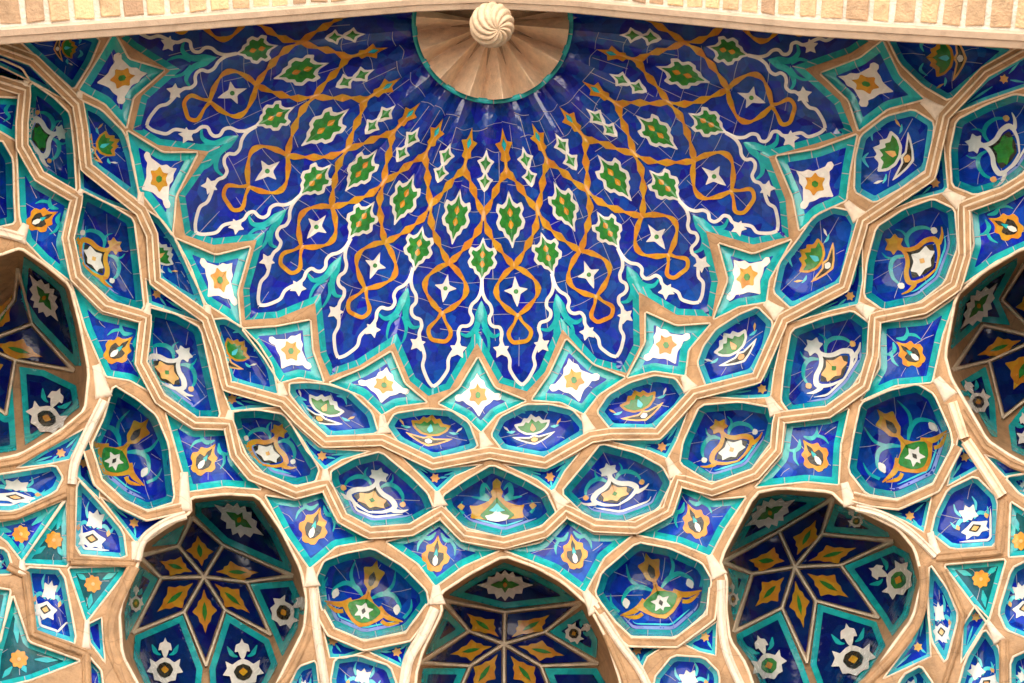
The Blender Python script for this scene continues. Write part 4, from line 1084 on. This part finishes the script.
# zigzag cornices: stepped clay bands that run below each tier
def cornice(P, w, label, lift=.05):
    P = np.array(P, float); Q = resample(P, 6, False); o = dome([P[len(P) // 2]])[0]
    e = empty('zigzag_cornice', o); tag(e, label, 'cornice', 'zigzag cornices between the tiers')
    A, Mi, B = ribbon_px(Q, w); n = len(Q)
    def lay(s, l): return dome(Mi + (A - Mi) * s if s >= 0 else Mi + (B - Mi) * -s, -l)
    prof = [(1.0, .0), (.92, .032), (.34, .045), (.10, .058), (-.10, .058), (-.30, .066), (-.92, .050), (-1.0, .0)]
    V = np.vstack([lay(s, l) for s, l in prof]); k = len(prof)
    fs = [(a * n + i, a * n + i + 1, (a + 1) * n + i + 1, (a + 1) * n + i) for a in range(k - 1) for i in range(n - 1)]
    link('moulded_band', V, fs, 'tan', e, o, smooth=False)
    for s_, l_, r_ in ((0, .060, .0085), (-.95, .046, .0065), (.95, .028, .0065)):
        X = Mi + (A - Mi) * s_ if s_ >= 0 else Mi + (B - Mi) * -s_
        V, fs = tube(dome(X, -l_), r_, rays(X), 6, False); link('fillet', V, fs, 'cream', e, o)
cornice([(-30,38),(0,48),(33,60),(78,104),(82,128),(86,167),(141,211),(152,235),(155,281),(207,318),(219,353),(227,386),(283,402),(300,420),(325,442),(382,440),(433,464),(490,453),(545,463),(591,437),(612,434),(658,434),(694,394),(757,378),(783,319),(844,287),(863,221),(930,176),(944,116),(985,72),(1030,47)], 11.5,
        'upper zigzag cornice running under the whole row of lotus compartments')
cornice([(-30,78),(0,82),(25,90),(22,122),(22,146),(39,176),(77,198),(68,238),(76,277),(105,306),(146,318),(141,363),(160,399),(195,423),(229,424),(236,455),(252,475),(277,485),(296,493),(326,485),(342,518),(370,533),(411,530),(441,512),(464,536),(504,543),(544,532),(566,511),(595,526),(636,528),(668,511),(678,480),(712,490),(755,474),(776,450),(779,418),(828,412),(864,386),(873,355),(875,318),(924,308),(956,286),(965,255),(964,207),(1003,193),(1034,174)], 12.0,
        'lower zigzag cornice running under the whole row of arabesque compartments')
def curb(P, w, label, h=.04, cat='rib', group='short clay ribs of the lowest tier', name='clay_rib', mat='tan', fil=None):
    P = np.array(P, float); Q = crom(P, 5) if 'bowed' in label or 'pillar' in name else resample(P, 3.5, False); o = dome([Q[len(Q) // 2]])[0]
    e = empty(name, o); tag(e, label, cat, group); A, Mi, B = ribbon_px(Q, w); n = len(Q)
    prof = [(1.0, -.01), (.92, h * .75), (.55, h), (.2, h * .8), (-.2, h * .8), (-.55, h), (-.92, h * .75), (-1.0, -.01)]
    V = np.vstack([dome(Mi + (A - Mi) * s if s >= 0 else Mi + (B - Mi) * -s, -l) for s, l in prof])
    fs = [(a * n + i, a * n + i + 1, (a + 1) * n + i + 1, (a + 1) * n + i) for a in range(len(prof) - 1) for i in range(n - 1)]
    b = len(prof)
    fs += [tuple(a * n for a in range(b)), tuple(a * n + n - 1 for a in range(b))[::-1]]
    link('moulded_band', V, fs, mat, e, o, smooth=False)
    if 'tulip' in label and name == 'clay_rib':
        for s_ in (.9, -.9):
            X = Mi + (A - Mi) * s_ if s_ >= 0 else Mi + (B - Mi) * -s_
            V, fs = tube(dome(X, -h * .8), .0075, rays(X), 6, False); link('fillet', V, fs, 'cream', e, o)
# ribs under the tulip compartments and round the low panels
curb([(320,612),(331,632),(364,646),(408,637),(430,607)], 10, 'curved clay rib under the left tulip compartment')
curb([(596,604),(612,625),(630,642),(676,643),(711,617),(714,588)], 10, 'curved clay rib under the middle-right tulip compartment')
curb([(853,497),(872,502),(898,505),(936,488),(958,446)], 10, 'curved clay rib under the right tulip compartment')
curb([(88,450),(98,482),(122,504),(147,516),(182,508)], 10, 'curved clay rib under the left tulip compartment with the tilted lozenge')
curb([(71,488),(71,530),(71,561)], 9, 'upright clay rib at left, beside the dark green triangle')
curb([(71,561),(100,562),(134,563)], 9, 'level clay rib at left, above the green triangle')
curb([(8,566),(26,575),(33,633),(86,653)], 9, 'bent clay rib at lower left, round the tall white-blossom compartment')
curb([(86,653),(88,700)], 9, 'short upright clay rib at the bottom edge, lower left')
curb([(134,566),(113,612),(113,650),(140,705)], 13, 'thick bowed clay rib along the left flank of the lower left star niche')
curb([(311,590),(311,622),(292,668),(268,700)], 9, 'thick bowed clay rib along the right flank of the lower left star niche')
curb([(936,557),(999,551),(1003,500)], 10, 'bent clay rib at right, under the five-sided compartment')
curb([(923,566),(924,590),(917,622),(893,655),(852,696)], 10, 'thick bowed clay rib along the right flank of the lower right star niche')
curb([(944,570),(963,614),(957,645),(942,690)], 7, 'dark narrow clay rib beside the slanting compartment at lower right')
curb([(606,634),(622,670),(632,700)], 8, 'clay rib along the right flank of the bottom centre niche')
curb([(-20,468),(20,460),(62,436),(92,410)], 9, 'clay rib under the left edge niche')
curb([(0,517),(16,516),(66,494)], 8, 'clay rib at left under the flat ochre-flower compartment')
curb([(962,410),(985,446),(1012,464),(1040,474)], 9, 'clay rib under the right edge niche')
curb([(1004,640),(1004,700)], 10, 'upright clay rib at lower right corner')
PIL = [([(-20,231),(0,232),(23,238)], 10, 'short cream lintel at the left edge over the left niche'),
 ([(313,588),(317,632),(324,676),(328,704)], 9, 'long cream pillar between the lower left star niche and the left tulip'),
 ([(435,608),(423,634),(408,662),(402,704)], 11, 'cream pillar leaning left beside the bottom centre niche'),
 ([(601,614),(620,643),(641,672),(655,704)], 9, 'cream pillar leaning right beside the bottom centre niche'),
 ([(721,580),(722,625),(728,656),(744,692)], 9, 'cream pillar between the middle-right tulip and the lower right star niche'),
 ([(104,400),(88,432),(75,462),(72,484)], 10, 'cream pillar slanting down beside the left edge niche'),
 ([(966,441),(984,468),(1002,496)], 12, 'cream pillar at right, below the grey-tan block'),
 ([(952,402),(958,420),(964,438)], 11, 'grey-tan stone block at the head of the right cream pillar'),
 ([(856,508),(880,514),(908,530),(936,556)], 8, 'cream rib along the top right of the lower right star niche'),
 ([(186,515),(165,523),(144,539),(137,560)], 9, 'cream rib along the top left of the lower left star niche')]
for i, (P, w, lab) in enumerate(PIL): curb(P, w, lab, .05, 'pillar', 'cream pillars between the lowest compartments', 'cream_pillar', 'fanclay' if 'grey' in lab else 'pale_stone', False)
# brackets where two compartments meet
BR = [((382,415),(384,434),5,15,'under the fifth white-star kite from left'),((481,432),(487,448),5,16,'under the middle white-star kite'),((583,414),(590,432),5,15,'under the fifth white-star kite from right'),
 ((683,376),(691,390),6,17,'under the fourth white-star kite from right'),((765,302),(780,315),7,18,'under the third white-star kite from right'),((846,202),(860,218),7,18,'under the second white-star kite from right'),
 ((922,100),(941,114),8,18,'under the rightmost white-star kite'),((280,383),(283,397),6,12,'under the fourth white-star kite from left'),((208,305),(207,315),6,10,'under the third white-star kite from left'),((141,192),(140,207),6,9,'under the second white-star kite from left'),((80,91),(78,101),6,9,'under the leftmost white-star kite'),
 ((437,491),(440,507),5,17,'left of the central ochre-arch compartment'),((552,490),(564,507),5,16,'right of the central ochre-arch compartment'),((325,469),(326,482),5,13,'left of the first white arabesque from centre'),
 ((667,458),(676,477),5,15,'right of the white arabesque in the right half'),((768,397),(777,414),7,16,'left of the third white arabesque at right'),((857,304),(872,315),7,17,'right of the third white arabesque at right'),((944,191),(962,204),8,17,'left of the white arabesque at the right edge'),
 ((231,410),(229,421),6,11,'above the ochre blossom diamond of the lower left niche'),((149,303),(146,316),5,10,'right of the upper left ochre arabesque'),((82,189),(78,197),4,9,'left of the upper left ochre arabesque'),((26,80),(24,90),5,10,'beside the left edge, above the white arabesque with green heart'),
 ((436,585),(437,605),7,19,'at the upper left of the bottom centre niche'),((585,591),(597,612),7,19,'at the upper right of the bottom centre niche'),((310,567),(312,587),7,18,'at the upper right of the lower left star niche'),((184,472),(185,512),8,14,'at the upper left of the lower left star niche'),
 ((96,364),(104,398),9,18,'at the foot of the left edge niche'),((709,555),(720,577),7,18,'at the upper left of the lower right star niche'),((844,482),(851,506),8,16,'at the upper right of the lower right star niche'),((936,378),(951,398),9,17,'at the foot of the right edge niche'),((26,224),(18,242),7,16,'at the top of the left edge niche'),
 ((930,532),(937,558),7,12,'right of the pale spandrel below the right tulip'),((988,622),(1000,642),5,14,'below the green triangle at lower right'),((87,620),(86,650),5,10,'below the green triangle at lower left'),((134,541),(136,562),6,10,'at the left shoulder of the lower left star niche'),((22,560),(22,576),5,12,'below the blue triangle near the left edge')]
for a, b, w0, w1, lab in BR:
    a, b = np.array(a, float), np.array(b, float); d = (b - a) / np.hypot(*(b - a)); nn = np.array([-d[1], d[0]])
    P = np.array([a - nn * w0 / 2, a + nn * w0 / 2, a * .35 + b * .65 + nn * (w0 * .45 + w1 * .55) / 2, b + nn * w1 / 2, b - nn * w1 / 2, a * .35 + b * .65 - nn * (w0 * .45 + w1 * .55) / 2])
    P = resample(P, 3); c = P.mean(0); o = dome([c])[0]; n = len(P)
    V = np.vstack([dome(P, .0), dome(c + (P - c) * .95, -.022), dome(c + (P - c) * .72, -.034), dome([c], -.037)])
    fs = [(k * n + i, k * n + (i + 1) % n, (k + 1) * n + (i + 1) % n, (k + 1) * n + i) for k in range(2) for i in range(n)] + [(2 * n + i, 2 * n + (i + 1) % n, 3 * n) for i in range(n)]
    q = link('plaster_bracket', V, fs, 'pale_stone', None, o); tag(q, 'pale plaster bracket ' + lab, 'bracket', 'pale plaster brackets between compartments')

# ================================================================== the front arch of brick
xs = np.concatenate([np.linspace(-300, 1320, 130)])
def arch_pt(x, dy=0.0):
    d = rays([(x, arch_y(x))])[0]; t = (ARCH_Y - CAM[1]) / d[1]; return CAM + d * t
AP = np.array([arch_pt(x) for x in xs])
lo = AP[0]; hi = AP[-1]
AP = np.vstack([[(lo[0], ARCH_Y, z) for z in np.linspace(0, lo[2] - .2, 12)], AP, [(hi[0], ARCH_Y, z) for z in np.linspace(hi[2] - .2, 0, 12)]])
T = np.gradient(AP, axis=0); T /= np.linalg.norm(T, axis=1)[:, None]
N = np.stack([-T[:, 2], np.zeros(len(T)), T[:, 0]], 1); N = np.where((N[:, 2:3] < 0) & (np.abs(N[:, 2:3]) > .2), -N, N)   # away from the opening
ae = empty('brick_arch', (0, ARCH_Y, 0)); ao = np.array([0, ARCH_Y, 0]); tag(ae, 'buff brick arch with a pale moulded edge across the top of the view', 'arch')
n = len(AP); Y1 = -1.9
# body of the arch and the wall over it
mid = slice(12, n - 12); Bp = AP[mid] + N[mid] * .03; m = len(Bp)
fr = Bp.copy(); fr[:, 1] = Y1; bk = Bp.copy(); bk[:, 1] = ARCH_Y - .004
tf = fr.copy(); tf[:, 2] = 13.2; tb = bk.copy(); tb[:, 2] = 13.2
V = np.vstack([bk, fr, tf, tb]); fs = []
for i in range(m - 1):
    for k in range(4): a = k * m; b = ((k + 1) % 4) * m; fs.append((a + i, a + i + 1, b + i + 1, b + i))
link('wall_body', V, fs, 'mortar', ae, ao, smooth=False)
S = np.concatenate([[0], np.cumsum(np.linalg.norm(np.diff(Bp, axis=0), axis=1))])
def soff(s, y, h):
    p = np.array([np.interp(s, S, Bp[:, k]) for k in range(3)]); nn = np.array([np.interp(s, S, N[mid][:, k]) for k in range(3)])
    p = p - nn * h; p[1] = y; return p
V = []; fs = []; y0 = ARCH_Y - .112; row = 0
while y0 > Y1 + .25:
    dep = .235; s = -.08 * (row % 2)
    while s < S[-1]:
        w = .140 + random.uniform(-.014, .014); a, b = max(s, 0) + random.uniform(.013, .021), min(s + w, S[-1]) - random.uniform(.013, .021)
        if b - a > .04:
            q = len(V); h0 = random.uniform(.004, .014); je = lambda k=.006: random.uniform(-k, k)
            cs = [(a + je(), y0 + je()), (b + je(), y0 + je()), (b + je(), y0 - dep + je()), (a + je(), y0 - dep + je())]
            for (ss, yy) in cs: V.append(soff(ss, yy, -.004))
            for (ss, yy) in cs: V.append(soff(ss, yy, h0 * .7))
            cx_, cy_ = (a + b) / 2, y0 - dep / 2
            for (ss, yy) in cs: V.append(soff(cx_ + (ss - cx_) * .90, cy_ + (yy - cy_) * .94, h0 + je(.002)))
            for k in range(4):
                k2 = (k + 1) % 4; fs += [(q + k, q + k2, q + 4 + k2, q + 4 + k), (q + 4 + k, q + 4 + k2, q + 8 + k2, q + 8 + k)]
            fs.append((q + 8, q + 9, q + 10, q + 11))
        s += w
    y0 -= dep + .02; row += 1
link('brickwork', V, fs, 'brick', ae, ao, smooth=False)
# moulding: a flat band with a rounded lip towards the vault
def sweep(name, prof, mat):
    k = len(prof); V = []
    for (dy, h) in prof:
        P = AP - N * h; P[:, 1] = ARCH_Y + dy; V.append(P)
    V = np.vstack(V); fs = [(a * n + i, a * n + i + 1, ((a + 1) % k) * n + i + 1, ((a + 1) % k) * n + i) for a in range(k) for i in range(n - 1)]
    link(name, V, fs, mat, ae, ao, smooth=False)
sweep('moulding', [(0, -.06), (0, -.004), (-.006, .004), (-.046, .012), (-.050, .022), (-.086, .026), (-.092, .018), (-.098, -.06)], 'moulding')
# ================================================================== unseen iwan walls and mass added to block light, ground, light, camera
V = []; fs = []; aw = np.linspace(0, math.pi, 40)
for z in (0, 5.0, 6.6): 
    for a in aw: V.append((AX + 4.55 * math.cos(a), max(AY + 4.55 * math.sin(a), ARCH_Y + .02), z))
for k in range(2):
    for i in range(39): fs.append((k * 40 + i, k * 40 + i + 1, (k + 1) * 40 + i + 1, (k + 1) * 40 + i))
def box(x0, x1, y0, y1, z0, z1):
    b = len(V); V.extend([(x, y, z) for z in (z0, z1) for y in (y0, y1) for x in (x0, x1)])
    fs.extend([tuple(b + i for i in q) for q in ((0, 1, 3, 2), (4, 6, 7, 5), (0, 4, 5, 1), (2, 3, 7, 6), (0, 2, 6, 4), (1, 5, 7, 3))])
X0, X1 = AP[:, 0].min() - .02, AP[:, 0].max() + .02
box(X0 - 6, X0, Y1 + .01, 9.5, 0, 13.1); box(X1, X1 + 6, Y1 + .01, 9.5, 0, 13.1); box(X0 + .003, X1 - .003, 8, 9.49, 0, 13.09); box(X0 + .003, X1 - .003, ARCH_Y + .02, 7.997, 12.2, 13.08)  # unseen piers, back wall and roof slab, added to keep sun out
w = link('unseen_iwan_mass', V, fs, 'brick', None, None, smooth=False); tag(w, 'unseen curved brick wall below the tiled vault, with piers and roof added to block the sun', 'wall')
gnd = link('ground', [(-400, -400, 0), (400, -400, 0), (400, 400, 0), (-400, 400, 0)], [(0, 1, 2, 3)], 'ground'); gnd['kind'] = 'structure'

cam = bpy.data.cameras.new('camera'); co = bpy.data.objects.new('camera', cam); COL.objects.link(co)
cam.sensor_fit = 'HORIZONTAL'; cam.sensor_width = 36; cam.lens = F / 1024 * 36; cam.clip_end = 2000; cam.clip_start = .05
mw = Matrix(((RGT[0], UPV[0], -FWD[0], CAM[0]), (RGT[1], UPV[1], -FWD[1], CAM[1]), (RGT[2], UPV[2], -FWD[2], CAM[2]), (0, 0, 0, 1)))
co.matrix_world = mw; SC.camera = co
SUN_EL, SUN_AZ = 76, 25          # azimuth: the sun stands behind the building, the vault is lit by open sky and courtyard
W = bpy.data.worlds.new('World'); SC.world = W; W.use_nodes = True
wn, wl = W.node_tree.nodes, W.node_tree.links
sk = wn.new('ShaderNodeTexSky'); sk.sky_type = 'NISHITA'; sk.sun_disc = False
sk.sun_elevation = math.radians(SUN_EL); sk.sun_rotation = math.radians(SUN_AZ); sk.air_density = 1.0; sk.dust_density = 2.0
wl.new(sk.outputs[0], wn['Background'].inputs['Color']); wn['Background'].inputs['Strength'].default_value = .11
sun = bpy.data.lights.new('sun', 'SUN'); sun.energy = 4.0; sun.angle = math.radians(.5); sun.color = (1, .95, .88)
so = bpy.data.objects.new('sun', sun); COL.objects.link(so)
sd = Vector((math.sin(math.radians(SUN_AZ)) * math.cos(math.radians(SUN_EL)), math.cos(math.radians(SUN_AZ)) * math.cos(math.radians(SUN_EL)), math.sin(math.radians(SUN_EL))))
so.rotation_euler = sd.to_track_quat('Z', 'Y').to_euler(); so.location = (0, -20, 20)
SC.view_settings.view_transform = 'Standard'; SC.view_settings.look = 'None'; SC.view_settings.gamma = 1
SC.view_settings.exposure = 3.5
SC.render.engine = 'CYCLES'; SC.cycles.max_bounces = 8; SC.cycles.diffuse_bounces = 5
